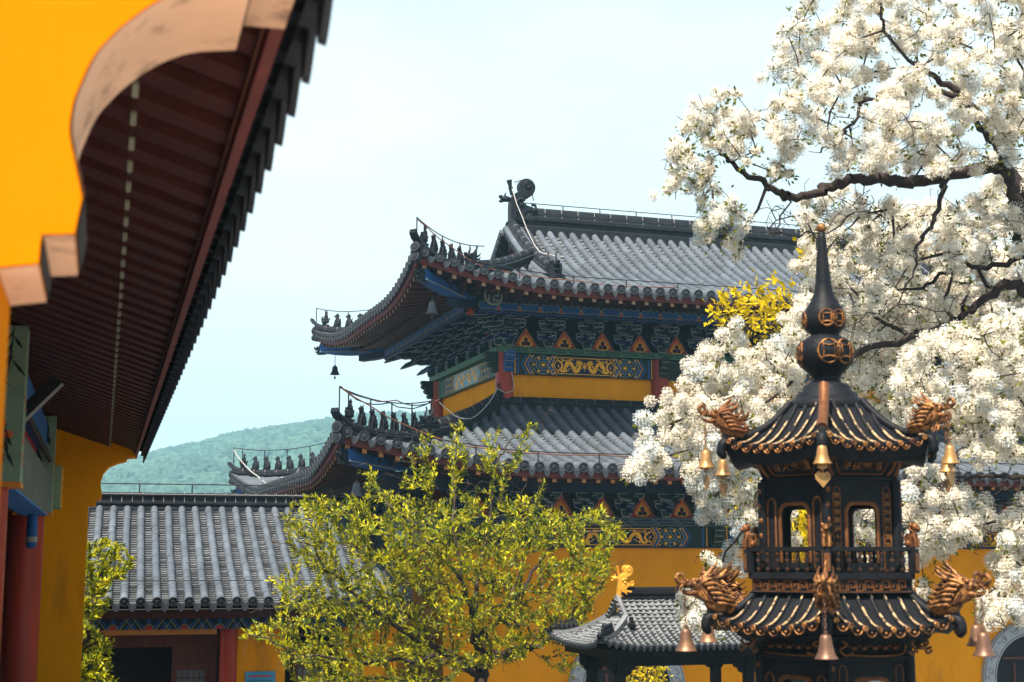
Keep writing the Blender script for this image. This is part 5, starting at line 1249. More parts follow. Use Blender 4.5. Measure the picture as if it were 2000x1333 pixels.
bellU = bell_mesh(.115, .062, M['brass']); bellL = bell_mesh(.14, .072, M['bronze'])
side_txt = {0: 'nearest', 1: 'right', 5: 'left', 2: 'rear right', 4: 'rear left', 3: 'rear'}
for k in range(6):
    for tipf, roof, s_, dn in ((ltip, LWR, .66, .0), (utip, UPR, .54, .0)):
        p = tipf(k)
        if roof is UPR and k == 0: 
            m = MB(); q = [p-corner(1, 0)*.06, p-corner(1, 0)*.30+Z*.16, p-corner(1, 0)*.42+Z*.29]
            m.tube(cat([q[0]+Z*.03, q[1]+Z*.02, q[2]+Z*.05], 4), .034, 8); m.build('ridge_stump', M['darkgilt'], roof)
        else:
            d = obj('dragon_head', DR_SHADED if (roof is UPR and k in (4, 5)) else DR, roof); d.location = p+V((0, 0, .055))-corner(1, k)*.02; d.rotation_euler = (0, 0, CA(k)); d.scale = (s_, s_, s_)  # upper left heads take the darker gilt: their shade is put into the colour
        # bells hang from the corner dragons
        top = p+corner(1, k)*(.24*s_ if not (roof is UPR and k == 0) else .02)+V((0, 0, .055+.10*s_)) if not (roof is UPR and k == 0) else p+corner(1, 0)*.03-V((0, 0, .04))
        ln = .22 if roof is LWR else .19
        if roof is UPR and k == 0: ln = .05
        hb = .14 if roof is LWR else .115
        lab = {LWR: 'brown bronze bell under the %s dragon of the lower burner roof', UPR: 'yellow brass bell under the %s corner of the upper burner roof'}[roof] % side_txt[k]
        w = BM_@(top-V((0, 0, ln+hb)))
        t = thing('temple_bell', lab, 'bell', w, BR_+CA(k), 'bells hung round the incense burner')
        obj('bell_body', bellL if roof is LWR else bellU, t, (0, 0, hb))
        m = MB(); n_ = int(ln/.022)
        for i in range(n_):
            z = hb+.012+i*.022; m.tube([(.008*math.cos(a), 0, z+.013*math.sin(a)) if i % 2 else (0, .008*math.cos(a), z+.013*math.sin(a)) for a in [j*math.pi/3 for j in range(7)]], .0032, 4, 0, False)
        m.build('chain', M['bronze'] if roof is LWR else M['irongold'], t)
        if roof is UPR:
            m = MB(); m.tube([(0, 0, .09), (0, 0, -.06)], .004, 5); m.prism([(-.035, 0), (-.02, .03), (.02, .03), (.035, 0), (.012, -.012), (-.012, -.012)], (0, 0, -.02), (0, 1, 0), Z, (1, 0, 0), .006)
            m.prism([(0, -.10), (.045, -.045), (.048, -.02), (.03, .0), (0, -.012), (-.03, 0), (-.048, -.02), (-.045, -.045)], (0, 0, -.045), (0, 1, 0), Z, (1, 0, 0), .007); m.build('clapper', M['brass'], t)
# lower base (out of frame)
m = MB(); hexring(m, [(.56, -1.35), (.66, -1.37), (.66, -1.47), (.58, -1.5), (.7, -1.6), (.7, -1.68), (.3, -1.7)]); m.build('base_moulding', M['iron'], ib)
m = MB(); m.lathe([(.6, -1.69), (.95, -1.72), (1.0, -1.80), (.94, -1.86), (1.05, -2.2), (.98, -2.55), (.7, -2.85), (.0, -2.95)], 32); m.build('cauldron', M['iron'], ib)
for a in (30, 150, 270):
    m = MB(); c, s = math.cos(R(a)), math.sin(R(a)); m.tube(cat([(.8*c, .8*s, -2.5), (.95*c, .95*s, -2.8), (.85*c, .85*s, -3.1), (.92*c, .92*s, -3.38)], 4), [.17]*4+[.16]*4+[.11]*4+[.15], 10); m.build('leg', M['iron'], ib)
m = MB(); hexring(m, [(0, -3.37), (1.25, -3.37), (1.3, -3.45), (1.2, -3.5), (1.2, -3.75), (1.35, -3.8), (1.35, GROUND)]); m.build('stone_plinth', M['stone'], ib)
# ------------------------------------------------------------ trees
def in_poly(x, y, poly):
    c = False; n = len(poly); j = n-1
    for i in range(n):
        xi, yi = poly[i]; xj, yj = poly[j]
        if (yi > y) != (yj > y) and x < (xj-xi)*(y-yi)/(yj-yi)+xi: c = not c
        j = i
    return c
def poisson(poly, d, rs, holes=(), k=1.0):
    xs = [p[0] for p in poly]; ys = [p[1] for p in poly]; A = (max(xs)-min(xs))*(max(ys)-min(ys)); out = []
    for _ in range(int(A/(d*d)*6*k)):
        x, y = rs.uniform(min(xs), max(xs)), rs.uniform(min(ys), max(ys))
        if not in_poly(x, y, poly) or any(in_poly(x, y, h) for h in holes): continue
        if any((x-a)**2+(y-b)**2 < d*d for a, b in out): continue
        out.append((x, y))
    return out
class Tree:
    def __init__(s): s.p = []; s.par = []; s.minr = []
    def path(s, pts, parent=None, r=0):
        i = parent
        for q in pts:
            s.p.append(np.array(q, float)); s.par.append(-1 if i is None else i); s.minr.append(r if not hasattr(r, '__len__') else 0); i = len(s.p)-1
        return i
    def near(s, q):
        P = np.array(s.p); return int(np.argmin(((P-np.array(q))**2).sum(1)))
    def reach(s, q, rs, step=.22, jit=.05, bias=None, droop=0):
        P = np.array(s.p); d = ((P-np.array(q))**2).sum(1)
        if bias is not None: d = d+bias*np.maximum(0, P[:, 2]-q[2])**2
        i = int(np.argmin(d)); a = s.p[i]; L = math.sqrt(((a-np.array(q))**2).sum()); n = max(1, int(L/step)); b = np.array(q, float)
        for k in range(1, n+1):
            t = k/n; z = a+(b-a)*t+np.array([rs.gauss(0, jit), rs.gauss(0, jit), rs.gauss(0, jit)])*(0 if k == n else 1)*min(1, L)
            z[2] += droop*math.sin(math.pi*t)*L
            s.p.append(z); s.par.append(i); s.minr.append(0); i = len(s.p)-1
        return i
    def radii(s, r0, e=2.4):
        n = len(s.p); acc = np.zeros(n); has = np.zeros(n, bool)
        for i in range(n-1, -1, -1):
            if not has[i]: acc[i] = r0**e
            if s.par[i] >= 0: acc[s.par[i]] += acc[i]; has[s.par[i]] = True
        return np.maximum(acc**(1/e), np.array(s.minr))
    def mesh(s, name, r0, mats, rmax=.3, n=6, thick=.016, e=2.4):
        r = np.minimum(s.radii(r0, e), rmax); vs, fs, mi = [], [], []; k = 0; P = s.p
        for i in range(len(P)):
            j = s.par[i]
            if j < 0: continue
            a, b = V(P[j]), V(P[i]); t = b-a
            if t.length < 1e-5: continue
            t.normalize(); u = t.orthogonal().normalized(); w = t.cross(u); ra = min(r[j], r[i]*1.35); rb = r[i]; m_ = n if rb > .012 else 4
            a2 = a-t*min(ra*.4, .05)
            for c, rr in ((a2, ra), (b, rb)):
                for q in range(n): an = 2*math.pi*q/n; vs.append(c+u*rr*math.cos(an)+w*rr*math.sin(an))
            for q in range(n): fs.append((k+q, k+(q+1) % n, k+n+(q+1) % n, k+n+q)); mi.append(0 if rb > thick else 1)
            k += 2*n
        return np_mesh(name, np.array([tuple(v) for v in vs]), np.array(fs), mats, mi, True)
def leaves(name, pos, dirs, length, width, mats, mi=None, fold=.25, curl=.15):
    """one folded leaf (two quads) per row"""
    n = len(pos); pos = np.asarray(pos); d = np.asarray(dirs); d = d/np.linalg.norm(d, axis=1, keepdims=True)
    rnd = RNG.normal(size=(n, 3)); rnd[:, 2] += .9; s = np.cross(d, rnd); s /= np.linalg.norm(s, axis=1, keepdims=True)+1e-9; up = np.cross(s, d)
    l = (np.asarray(length)*np.ones(n))[:, None]; w = (np.asarray(width)*np.ones(n))[:, None]
    b = pos; mid = pos+d*l*.5-up*w*fold*.5; tip = pos+d*l-up*l*curl; L = pos+d*l*.42+s*w*.5+up*w*fold*.4; Rr = pos+d*l*.42-s*w*.5+up*w*fold*.4
    v = np.stack([b, L, tip, mid, Rr], 1).reshape(-1, 3); k = np.arange(n)[:, None]*5
    f = np.concatenate([k+np.array([[0, 3, 2, 1]]), k+np.array([[0, 4, 2, 3]])], 1).reshape(-1, 4)
    return np_mesh(name, v, f, mats, None if mi is None else np.repeat(mi, 2))
def puffs(name, C, Rd, npet, mats, mi):
    """fringe-flower clusters: many thin straps radiating from small florets in each puff"""
    Vs = []; Mi = []
    C = np.asarray(C); N = len(C); tot = int(sum(npet))
    idx = np.repeat(np.arange(N), npet); c = C[idx]; r = np.asarray(Rd)[idx]
    # florets: sub-centres on a lumpy ball
    fl = RNG.normal(size=(tot, 3)); fl /= np.linalg.norm(fl, axis=1, keepdims=True); rad = RNG.uniform(.45, 1.0, tot)**.6
    base = c+fl*(r*rad)[:, None]*np.array([1, .9, 1.05])
    # quantise to florets so petals share origins
    q = .028; jit = RNG.normal(size=(N, 3))[idx]; g = np.floor(base/q+jit)*q; g = g-jit*q+q*.5; base = lerp_np(base, g, .45)
    d = fl*.8+RNG.normal(size=(tot, 3))*.55; d /= np.linalg.norm(d, axis=1, keepdims=True)
    L = RNG.uniform(.011, .024, tot)[:, None]; w = RNG.uniform(.005, .0085, tot)[:, None]
    s = np.cross(d, RNG.normal(size=(tot, 3))); s /= np.linalg.norm(s, axis=1, keepdims=True)+1e-9; s = s*w*.5
    droop = np.array([0, 0, -1])*L*.18; m_ = base+d*L*.55; t_ = base+d*L+droop
    v = np.stack([base, m_+s*1.2, t_, m_-s*1.2], 1).reshape(-1, 3); f = np.arange(tot)[:, None]*4+np.array([[0, 1, 2, 3]])
    return np_mesh(name, v, f, mats, np.asarray(mi)[idx])
def lerp_np(a, b, t): return a+(b-a)*t
PX = lambda pts, Y: [at(x, y, (Y if not hasattr(Y, '__len__') else lerp(Y[0], Y[1], i/max(1, len(pts)-1)))) for i, (x, y) in enumerate(pts)]
# ---- white fringe tree -------------------------------------------------
rs = random.Random(21)
bt = thing('fringe_tree', 'large white fringe tree in full bloom reaching in over the incense burner', 'flowering tree', at(2230, 1095, 15.0)+V((0, 0, GROUND)))
bt.location.z = GROUND; BL = V(bt.location)
T = Tree()
trunk = [BL, BL+V((-.1, .1, 1.5)), BL+V((-.3, .1, 3.0)), at(2160, 700, 15.0), at(2110, 520, 14.9)]
i0 = T.path([trunk[0]], r=.34); i0 = T.path(trunk[1:3], i0, .30); i1 = T.path([trunk[3]], i0, .26); i2 = T.path([trunk[4]], i1, .22)
def limb(pts, Y, parent, r0, r1):
    P = [tuple(p) for p in PX(pts, Y)]; P = cat(P, 5) if len(P) > 2 else P; i = parent
    for k, q in enumerate(P): i = T.path([np.array(q)+RNG.normal(size=3)*.022*(k > 0)], i, lerp(r0*.68, r1*.8, k/len(P)))
    return i
# main limbs as they stand in front of the hall
limb([(1960, 325), (1900, 330), (1830, 345), (1760, 358), (1700, 350), (1650, 355), (1600, 375), (1545, 388), (1515, 375), (1480, 350), (1440, 332), (1415, 305), (1390, 275), (1370, 250)], (14.9, 14.2), i2, .115, .012)
limb([(1990, 400), (1960, 320), (1930, 255), (1895, 205), (1850, 165), (1800, 130), (1775, 115)], (14.8, 14.0), i2, .10, .02)
limb([(1930, 260), (1885, 205), (1830, 180), (1770, 172), (1725, 185), (1685, 200), (1665, 240), (1630, 275), (1600, 300)], (14.8, 14.4), T.near(at(1930, 255, 14.6)), .05, .012)
limb([(1890, 210), (1886, 150), (1895, 110)], 14.6, T.near(at(1895, 205, 14.6)), .05, .02); limb([(1725, 60), (1720, 10), (1716, -20)], 14.3, T.near(at(1775, 115, 14)), .025, .02)
limb([(1850, 350), (1835, 400), (1815, 445), (1795, 480), (1790, 530)], (14.7, 14.2), T.near(at(1850, 345, 14.7)), .045, .014)
limb([(2100, 640), (2040, 540), (2010, 495), (1985, 455), (1970, 400)], (14.8, 15.2), i1, .10, .04)
limb([(2060, 640), (1990, 555), (1930, 580), (1880, 610), (1840, 640), (1790, 655), (1740, 640), (1700, 610), (1660, 560)], (14.8, 15.6), i1, .085, .014)
limb([(2010, 500), (1940, 520), (1870, 525), (1800, 560), (1740, 560)], (15, 15.8), T.near(at(2010, 495, 15)), .05, .015)
limb([(2080, 760), (1980, 700), (1900, 690), (1830, 720), (1770, 760)], (14.7, 13.2), i1, .07, .012)
limb([(2090, 860), (2000, 830), (1930, 860), (1870, 900), (1830, 960), (1800, 1020)], (14.6, 13.4), i1, .06, .01)
limb([(2090, 940), (1980, 935), (1900, 930), (1840, 940)], (15.2, 16.0), i0, .05, .012)
limb([(2080, 1000), (2010, 1040), (1970, 1100), (1950, 1170)], (14.6, 13.6), i0, .05, .01)
limb([(1840, 640), (1700, 680), (1600, 700), (1540, 690), (1480, 720), (1430, 770), (1360, 800), (1300, 850), (1260, 895)], (15.4, 13.8), T.near(at(1840, 640, 15.4)), .06, .010)
limb([(1540, 690), (1490, 670), (1450, 640), (1420, 640)], (14.6, 14.2), T.near(at(1540, 690, 14.6)), .03, .010)
limb([(1440, 770), (1440, 860), (1420, 930), (1390, 970)], 14.1, T.near(at(1430, 770, 14.1)), .022, .008)
limb([(1600, 700), (1560, 800), (1520, 900), (1470, 980), (1450, 1060)], (15.0, 14.0), T.near(at(1600, 700, 14.9)), .035, .008)
limb([(1480, 980), (1420, 1080), (1370, 1140), (1345, 1185)], (14.2, 13.6), T.near(at(1470, 980, 14.1)), .018, .006)
limb([(1840, 640), (1760, 800), (1740, 930), (1690, 1010)], (15.6, 15.4), T.near(at(1840, 640, 15.4)), .04, .01)
# blossom regions (outline in the picture, spread over real depth)
H_ = [[(1576, -30), (1640, -30), (1640, 49), (1600, 45)], [(1696, -30), (1722, -30), (1724, 64), (1700, 60)], [(1706, 75), (1737, 75), (1735, 140), (1708, 130)], [(1767, 124), (1794, 128), (1792, 152), (1770, 150)], [(1645, 180), (1674, 185), (1664, 240), (1648, 235)],
      [(1736, 384), (1857, 388), (1850, 405), (1740, 404)], [(1460, 349), (1550, 352), (1552, 440), (1470, 440)], [(1478, 385), (1550, 385), (1550, 470), (1478, 470)], [(1490, 142), (1512, 142), (1506, 290), (1490, 290)], [(1560, 372), (1600, 390), (1580, 420), (1558, 410)],
      [(1390, 285), (1430, 290), (1425, 312), (1395, 306)], [(1640, 360), (1720, 362), (1700, 378), (1650, 378)], [(1920, 228), (1955, 300), (1940, 310), (1905, 250)], [(1340, 350), (1360, 330), (1375, 345)], [(1560, 300), (1620, 305), (1600, 335), (1570, 325)]]
REG = [
 ([(1560, -40), (1552, 40), (1530, 70), (1500, 110), (1496, 140), (1512, 138), (1530, 115), (1548, 150), (1524, 180), (1512, 230), (1508, 295), (1535, 302), (1562, 268), (1590, 295), (1630, 330), (1600, 345), (1700, 340), (1800, 330), (1900, 310), (2040, 320), (2040, -40)], 26, (13.4, 15.4), 24, 0),
 ([(1600, 360), (1565, 400), (1562, 440), (1575, 500), (1600, 520), (1640, 560), (1720, 590), (2040, 600), (2040, 320), (1940, 355), (1860, 410), (1760, 412), (1680, 385)], 27, (14.8, 18.0), 24, 1),
 ([(1425, 168), (1448, 182), (1442, 198), (1425, 215), (1440, 225), (1465, 220), (1488, 248), (1478, 262), (1455, 262), (1430, 285), (1400, 315), (1375, 340), (1345, 345), (1320, 365), (1300, 366), (1303, 335), (1308, 300), (1326, 270), (1342, 228), (1378, 206)], 17, (13.6, 14.6), 17, 0),
 ([(1362, 345), (1395, 350), (1430, 385), (1440, 420), (1450, 468), (1420, 486), (1365, 468), (1360, 440), (1372, 400), (1358, 370)], 17, (13.5, 14.3), 19, 2),
 ([(1440, 292), (1500, 292), (1550, 330), (1540, 350), (1500, 345), (1450, 318)], 19, (13.8, 14.4), 14, 0),
 ([(1570, 500), (1600, 520), (1700, 585), (2040, 600), (2040, 690), (1880, 640), (1760, 700), (1755, 800), (1770, 930), (1700, 800), (1650, 740), (1640, 640), (1590, 640)], 27, (15.2, 17.5), 25, 1),
 ([(1398, 638), (1440, 630), (1450, 680), (1490, 690), (1545, 610), (1570, 545), (1600, 560), (1600, 640), (1570, 700), (1575, 780), (1520, 800), (1440, 860), (1400, 900), (1390, 955), (1370, 968), (1342, 920), (1300, 896), (1258, 924), (1232, 912), (1256, 880), (1260, 805), (1295, 775), (1342, 745), (1370, 695)], 21, (13.0, 14.6), 22, 0),
 ([(1345, 905), (1400, 885), (1480, 900), (1500, 1000), (1475, 1060), (1440, 1105), (1412, 1098), (1432, 1030), (1430, 990), (1398, 992), (1366, 995), (1372, 962)], 22, (13.4, 14.8), 20, 2),
 ([(1760, 720), (1800, 670), (1880, 630), (1940, 610), (2040, 600), (2040, 900), (1960, 895), (1900, 880), (1860, 810), (1800, 830), (1755, 790)], 23, (12.4, 13.8), 25, 0),
 ([(1765, 930), (1830, 890), (1850, 900), (1880, 960), (1935, 1000), (1925, 1050), (1880, 1050), (1830, 1085), (1795, 1090), (1775, 1000)], 22, (12.6, 13.8), 23, 0),
 ([(1985, 985), (2040, 950), (2040, 1232), (1965, 1215), (1908, 1190), (1906, 1172), (1952, 1130), (1935, 1092), (1965, 1050)], 23, (12.4, 13.4), 23, 0),
 ([(1655, 950), (1720, 950), (1720, 1060), (1655, 1060)], 26, (15.0, 16.0), 20, 1), ([(1536, 955), (1560, 955), (1556, 1060), (1536, 1060)], 24, (14.5, 15.5), 18, 1), ([(1640, 1075), (1760, 1075), (1760, 1115), (1640, 1115)], 26, (14.4, 15.5), 18, 0),
 ([(1336, 1155), (1362, 1150), (1366, 1200), (1345, 1215), (1336, 1195)], 15, (13.4, 13.8), 16, 0), ([(1795, 1125), (1815, 1120), (1820, 1150), (1800, 1165)], 16, (13.4, 13.8), 12, 0), ([(1380, 1085), (1400, 1080), (1410, 1110), (1385, 1112)], 14, (13.6, 14), 14, 0), ([(1380, 1170), (1415, 1150), (1440, 1160), (1410, 1230), (1390, 1240)], 18, (13.6, 14), 14, 2),
]
pc, prad, pmi, pn_ = [], [], [], []
tg = []; gap_leaf = []
for poly, d, (ya, yb), rr, tone in REG:
    for x, y in poisson(poly, d*(1.04 if tone != 1 else .90), rs, H_ if tone != 1 else ()):
        if tone != 1 and noise.noise(V((x/42, y/42, 4.2))) < (-.26 if y < 620 else -.36):
            gap_leaf.append(at(x, y, rs.uniform(ya, yb))); continue
        Y = rs.uniform(ya, yb); tg.append((at(x, y, Y), rr*rs.uniform(.75, 1.3)*Y/2813, tone))
tg.sort(key=lambda q: (q[0]-V((BL.x, BL.y, 2))).length)
lp, ld = [], []
for q, r, tone in tg:
    T.reach(tuple(q), rs, .20, .045, droop=-.05)
    nsub = 3 if tone == 1 else rs.choice((3, 4, 5))
    for k in range(nsub):
        off = V((rs.gauss(0, .6), rs.gauss(0, .6), rs.gauss(0, .5)-.12*k))*r*1.0 if k else V((0, 0, 0))
        pc.append(tuple(q+off)); rk = r*(.78 if k == 0 else rs.uniform(.42, .68)); prad.append(rk); pmi.append(1 if (tone == 2 and rs.random() < .6) or (tone == 0 and rs.random() < .12) else 0); pn_.append(int(min(1300, 50+78000*rk*rk*(1.0 if tone != 1 else .8))))
    for k in range(rs.choice((9, 13, 20)) if tone != 1 else 26):
        v_ = V((rs.gauss(0, 1), rs.gauss(0, 1), rs.gauss(0, 1))).normalized(); lp.append(tuple(q+v_*r*rs.uniform(.5, 1.0)+V((0, 0, -r*.45)))); ld.append(tuple(v_+V((0, 0, .2))))
for q in gap_leaf:
    if rs.random() < .75:
        T.reach(tuple(q), rs, .12, .06)
        for k in range(rs.choice((5, 8, 12))):
            v_ = V((rs.gauss(0, 1), rs.gauss(0, 1), rs.gauss(0, .7)+.3)).normalized(); lp.append(tuple(q+V((rs.gauss(0, 1), rs.gauss(0, 1), rs.gauss(0, 1)))*.07)); ld.append(tuple(v_))
# bare twigs hanging against the sky
for poly, nt_ in (([(1480, 390), (1550, 390), (1550, 460), (1500, 470)], 26), ([(1590, 370), (1760, 370), (1740, 480), (1600, 470)], 60), ([(1450, 840), (1370, 830), (1350, 900), (1440, 900)], 40), ([(1700, 590), (1960, 560), (1900, 640), (1720, 640)], 60), ([(1850, 900), (1990, 880), (1990, 1010), (1900, 1000)], 50), ([(1560, 640), (1700, 620), (1700, 720), (1600, 730)], 40)):
    for _ in range(nt_):
        while True:
            x, y = rs.uniform(min(p[0] for p in poly), max(p[0] for p in poly)), rs.uniform(min(p[1] for p in poly), max(p[1] for p in poly))
            if in_poly(x, y, poly): break
        T.reach(tuple(at(x, y, rs.uniform(14.0, 15.6))), rs, .10, .07)
for _ in range(1200):
    q, r, tone = rs.choice(tg); a = V((rs.gauss(0, 1), rs.gauss(0, .8), rs.gauss(0, 1)-.3)).normalized()*r*rs.uniform(1.2, 2.2)
    T.reach(tuple(q+a), rs, .07, .09)
cv_, cf_ = ico(0)
cores = [(np.array(c_), r_) for c_, r_ in zip(pc, prad)]
CV = np.concatenate([cv_*r_*.60*(1+.25*RNG.normal(size=(len(cv_), 1)).clip(-1, 1))+c_ for c_, r_ in cores]); CF = np.concatenate([cf_+i*len(cv_) for i in range(len(cores))])
off = lambda me: (me.transform(Matrix.Translation(-BL)), me)[1]
tk = obj('trunk', off(T.mesh('trunk', .0034, [M['bark'], M['bark']], .34, 7, e=2.6)), bt)
obj('blossom_crown', off(puffs('blossom_crown', pc, prad, pn_, [M['petal'], M['petalc']], pmi)), bt)
obj('blossom_core', off(np_mesh('blossom_core', CV, CF, M['core'], smooth=True)), bt)
obj('young_leaves', off(leaves('young_leaves', lp, ld, RNG.uniform(.035, .075, len(lp)), RNG.uniform(.022, .038, len(lp)), [M['leafw']])), bt)
print('puffs', len(pc), 'petals', sum(pn_), 'leaves', len(lp), 'nodes', len(T.p))
# ---- generic leafy tree -------------------------------------------------
def leafy(name, lab, cat_, base, limbs, regions, Y, leafmats, ll, lw, per, step=.2, trunk_r=.12, r0=.004, seed=1, group=None, spray=.16, shade=None, e=2.4, gap=-9, twigs=0, bias=None):
    global T
    rs = random.Random(seed); T = Tree(); B0 = V(base); r_ = thing(name, lab, cat_, base, 0, group)
    i = T.path([base], r=trunk_r)
    tops = {}
    for k, (pts, yy, par, ra, rb) in enumerate(limbs):
        parent = i if par is None else T.near(at(par[0], par[1], par[2])); limb(pts, yy, parent, ra, rb)
    tg = []
    for poly, d, (ya, yb) in regions:
        for x, y in poisson(poly, d, rs):
            if noise.noise(V((x/38, y/38, seed))) < gap: continue
            tg.append(at(x, y, rs.uniform(ya, yb)))
    root = V(T.p[min(len(T.p)-1, 3)]); tg.sort(key=lambda q: (q-root).length)
    lp, ld, mi = [], [], []
    for q in tg:
        n0 = len(T.p); T.reach(tuple(q), rs, step, .035, bias=bias, droop=.04 if bias is None else -.05); 
        a = V(T.p[T.par[len(T.p)-1]]); dr = (q-a).normalized()
        if bias is not None:      # paired leaves along the end of the twig
            j = len(T.p)-1; pos = 0; ch_ = [V(T.p[j])]
            while T.par[j] >= 0 and pos < .34: j = T.par[j]; pos += (V(T.p[j])-ch_[-1]).length; ch_.append(V(T.p[j]))
            for k in range(per):
                t = .34*(k/per)**1.15; p, tt = along(ch_, min(t, pos*.98)); tt = -tt; sd_ = tt.cross(V((rs.gauss(0, 1), rs.gauss(0, 1), rs.gauss(0, .4)))).normalized()
                for s_ in (1, -1):
                    lp.append(tuple(p+V((rs.gauss(0, 1), rs.gauss(0, 1), rs.gauss(0, 1)))*.012)); ld.append(tuple(tt*(.9 if k else 1.6)+sd_*s_*rs.uniform(.5, 1.1)+V((0, 0, .25)))); mi.append(0 if rs.random() < (.76-.40*k/per) else 1)
            continue
        for k in range(per):
            t = rs.random()**.7; p = a.lerp(q, t)+V((rs.gauss(0, 1), rs.gauss(0, 1), rs.gauss(0, 1)))*spray*.35
            v_ = dr*.7+V((rs.gauss(0, .8), rs.gauss(0, .8), rs.gauss(0, .6)+.25)); lp.append(tuple(p)); ld.append(tuple(v_)); mi.append(0 if rs.random() < .72 else 1)
    for _ in range(twigs):
        q = rs.choice(tg); T.reach(tuple(q+V((rs.gauss(0, 1), rs.gauss(0, 1), rs.gauss(0, 1)))*.16), rs, .10, .05)
    o_ = lambda me: (me.transform(Matrix.Translation(-B0)), me)[1]
    obj('trunk', o_(T.mesh('trunk', r0, [M['bark'], M['twig']], .3, 6, e=e)), r_)
    obj('foliage', o_(leaves('foliage', lp, ld, RNG.uniform(ll*.65, ll*1.25, len(lp)), RNG.uniform(lw*.7, lw*1.2, len(lp)), leafmats, mi)), r_)
    print(name, len(lp)); return r_
gy = 19.0
gb = at(935, 1333, gy); gb = (gb.x-.05, gy, GROUND)
crown = [(560, 995), (600, 970), (700, 975), (760, 960), (830, 985), (900, 965), (960, 985), (1040, 970), (1080, 1005), (1180, 1000), (1210, 1020), (1225, 1045), (1190, 1080), (1200, 1120), (1160, 1170), (1150, 1220), (1100, 1230), (1060, 1260), (1010, 1290), (960, 1300), (900, 1310), (870, 1340), (720, 1340), (620, 1340), (560, 1320), (545, 1270), (500, 1240), (470, 1250), (490, 1220), (540, 1215), (540, 1150), (520, 1130), (580, 1100), (560, 1050), (550, 1010)]
shoots = [[(885, 960), (870, 880), (890, 815), (912, 840), (915, 930)], [(960, 950), (1000, 900), (1030, 830), (1050, 830), (1030, 880), (985, 960)], [(815, 960), (800, 890), (825, 840), (850, 860), (850, 950)], [(715, 960), (705, 920), (725, 910), (745, 950)], [(1040, 960), (1070, 935), (1060, 960)], [(930, 960), (945, 860), (975, 840), (970, 940)], [(765, 940), (775, 915), (800, 925), (790, 955)], [(1130, 1000), (1160, 970), (1180, 990), (1150, 1010)]]
low = [[(1060, 1180), (1150, 1190), (1140, 1290), (1110, 1330), (1080, 1320), (1090, 1240)]]
leafy('garden_tree', 'bushy spring green tree with crooked dark limbs in front of the temple hall', 'tree', gb,
      [([(935, 1345), (945, 1300), (970, 1275)], gy, None, .13, .10), ([(960, 1285), (1020, 1265), (1050, 1262), (1100, 1230), (1130, 1180)], (gy, gy-.6), (960, 1285, gy), .08, .012), ([(960, 1290), (930, 1255), (925, 1200), (890, 1120), (850, 1080)], (gy, gy-.8), (950, 1295, gy), .07, .014), ([(925, 1210), (935, 1120), (950, 1040), (960, 950), (985, 880), (1030, 840)], (gy, gy+.5), (925, 1200, gy), .05, .007), ([(940, 1320), (880, 1280), (800, 1240), (720, 1180), (650, 1120), (600, 1060)], (gy, gy-1.0), (935, 1330, gy), .07, .012), ([(880, 1280), (780, 1290), (680, 1290), (580, 1270), (490, 1240)], (gy-.2, gy-1.6), (880, 1280, gy-.2), .045, .008), ([(930, 1250), (1000, 1180), (1050, 1100), (1110, 1050), (1200, 1030)], (gy, gy+.8), (930, 1255, gy), .05, .010), ([(860, 1090), (800, 1020), (740, 960)], (gy-.6, gy), (860, 1090, gy-.8), .03, .008), ([(900, 1130), (885, 1000), (890, 880), (900, 830)], (gy-.5, gy), (890, 1120, gy-.8), .03, .006)],
      [(crown, 9.0, (gy-1.5, gy+1.2))]+[(s_, 11, (gy-.3, gy+.4)) for s_ in shoots]+[(low[0], 17, (gy-.4, gy+.3))], gy, [M['leafg'], M['leafd']], .078, .031, 9, .10, r0=.0026, seed=5, spray=.15, e=2.55, gap=-.33, twigs=1100, bias=5)
yl = at(1640, 900, 18.5); ylb = (yl.x, 18.5, GROUND)
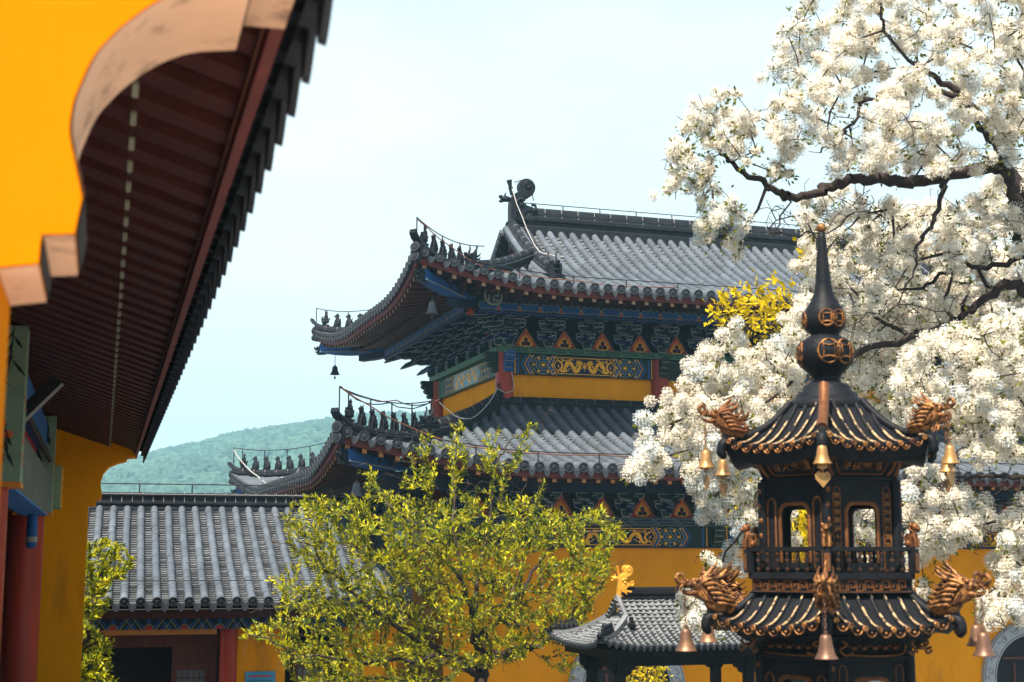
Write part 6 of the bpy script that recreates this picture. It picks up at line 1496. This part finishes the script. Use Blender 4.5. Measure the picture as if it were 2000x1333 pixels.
leafy('yellow_leaf_tree', 'tree of bright yellow leaves showing behind the white blossom and the burner finial', 'tree', ylb,
      [([(1640, 1250), (1635, 1100), (1600, 900)], 18.5, None, .08, .05), ([(1600, 900), (1560, 720), (1520, 660), (1480, 610)], (18.5, 17.6), (1600, 900, 18.5), .04, .008), ([(1600, 900), (1600, 700), (1585, 520)], (18.5, 18.0), (1600, 900, 18.5), .03, .008), ([(1620, 1050), (1540, 1010), (1470, 970)], (18.5, 17.4), (1620, 1050, 18.5), .03, .007)],
      [([(1378, 602), (1430, 572), (1480, 556), (1545, 562), (1550, 600), (1505, 640), (1465, 668), (1445, 640), (1410, 630)], 15, (17.0, 18.2)), ([(1420, 930), (1490, 925), (1500, 990), (1430, 1000)], 15, (16.6, 17.6)), ([(1535, 950), (1600, 950), (1600, 1120), (1535, 1110)], 17, (16.8, 18)), ([(1565, 480), (1605, 490), (1600, 540), (1570, 530)], 15, (17.5, 18)), ([(1690, 810), (1745, 800), (1740, 850), (1700, 850)], 16, (17.5, 18))], 18, [M['leafy'], M['leafy']], .115, .055, 14, .2, r0=.004, seed=8, spray=.24)
lb = at(150, 1333, 21.6); lbb = (lb.x, 21.6, GROUND)
leafy('garden_shrub', 'glossy yellow green shrub beside the gallery corner in front of the side hall', 'shrub', lbb,
      [([(150, 1345), (160, 1280), (180, 1200), (190, 1120)], 21.6, None, .07, .02), ([(165, 1270), (190, 1250), (200, 1240)], 21.6, (160, 1280, 21.6), .03, .01)],
      [([(110, 1060), (180, 1062), (205, 1052), (245, 1070), (262, 1100), (240, 1130), (215, 1130), (212, 1180), (190, 1212), (110, 1215)], 10, (21.2, 22.3)), ([(110, 1225), (170, 1222), (205, 1240), (222, 1260), (215, 1290), (228, 1340), (110, 1345)], 10, (21.0, 22.2))], 21.6, [M['leafg'], M['leafd']], .10, .042, 11, .10, r0=.004, seed=9, spray=.20, bias=3)
sb = at(1262, 1333, 24.8); sbb = (sb.x, 24.8, GROUND)
leafy('yellow_shrub', 'rounded yellow shrub seen under the iron shelter roof before the arched window', 'shrub', sbb,
      [([(1262, 1360), (1262, 1330), (1265, 1310)], 24.8, None, .04, .02)], [([(1215, 1290), (1240, 1284), (1290, 1284), (1300, 1300), (1302, 1400), (1215, 1400)], 10, (24.5, 25.2))], 24.8, [M['leafy'], M['leafg']], .10, .05, 12, .15, r0=.004, seed=10, spray=.2)
# ------------------------------------------------------------ haze
hv = bpy.data.materials.new('haze_air'); hv.use_nodes = True; t = hv.node_tree
for n_ in list(t.nodes):
    if n_.type != 'OUTPUT_MATERIAL': t.nodes.remove(n_)
pvn = t.nodes.new('ShaderNodeVolumePrincipled'); pvn.inputs['Color'].default_value = (.42, .82, 1.0, 1); pvn.inputs['Density'].default_value = .0008; pvn.inputs['Anisotropy'].default_value = .1
t.links.new(pvn.outputs[0], t.nodes['Material Output'].inputs['Volume'])
m = MB(); m.box((0, 650, 37.5), (2200, 1800, 85)); hb_ = m.build('haze', hv); hb_['kind'] = 'stuff'
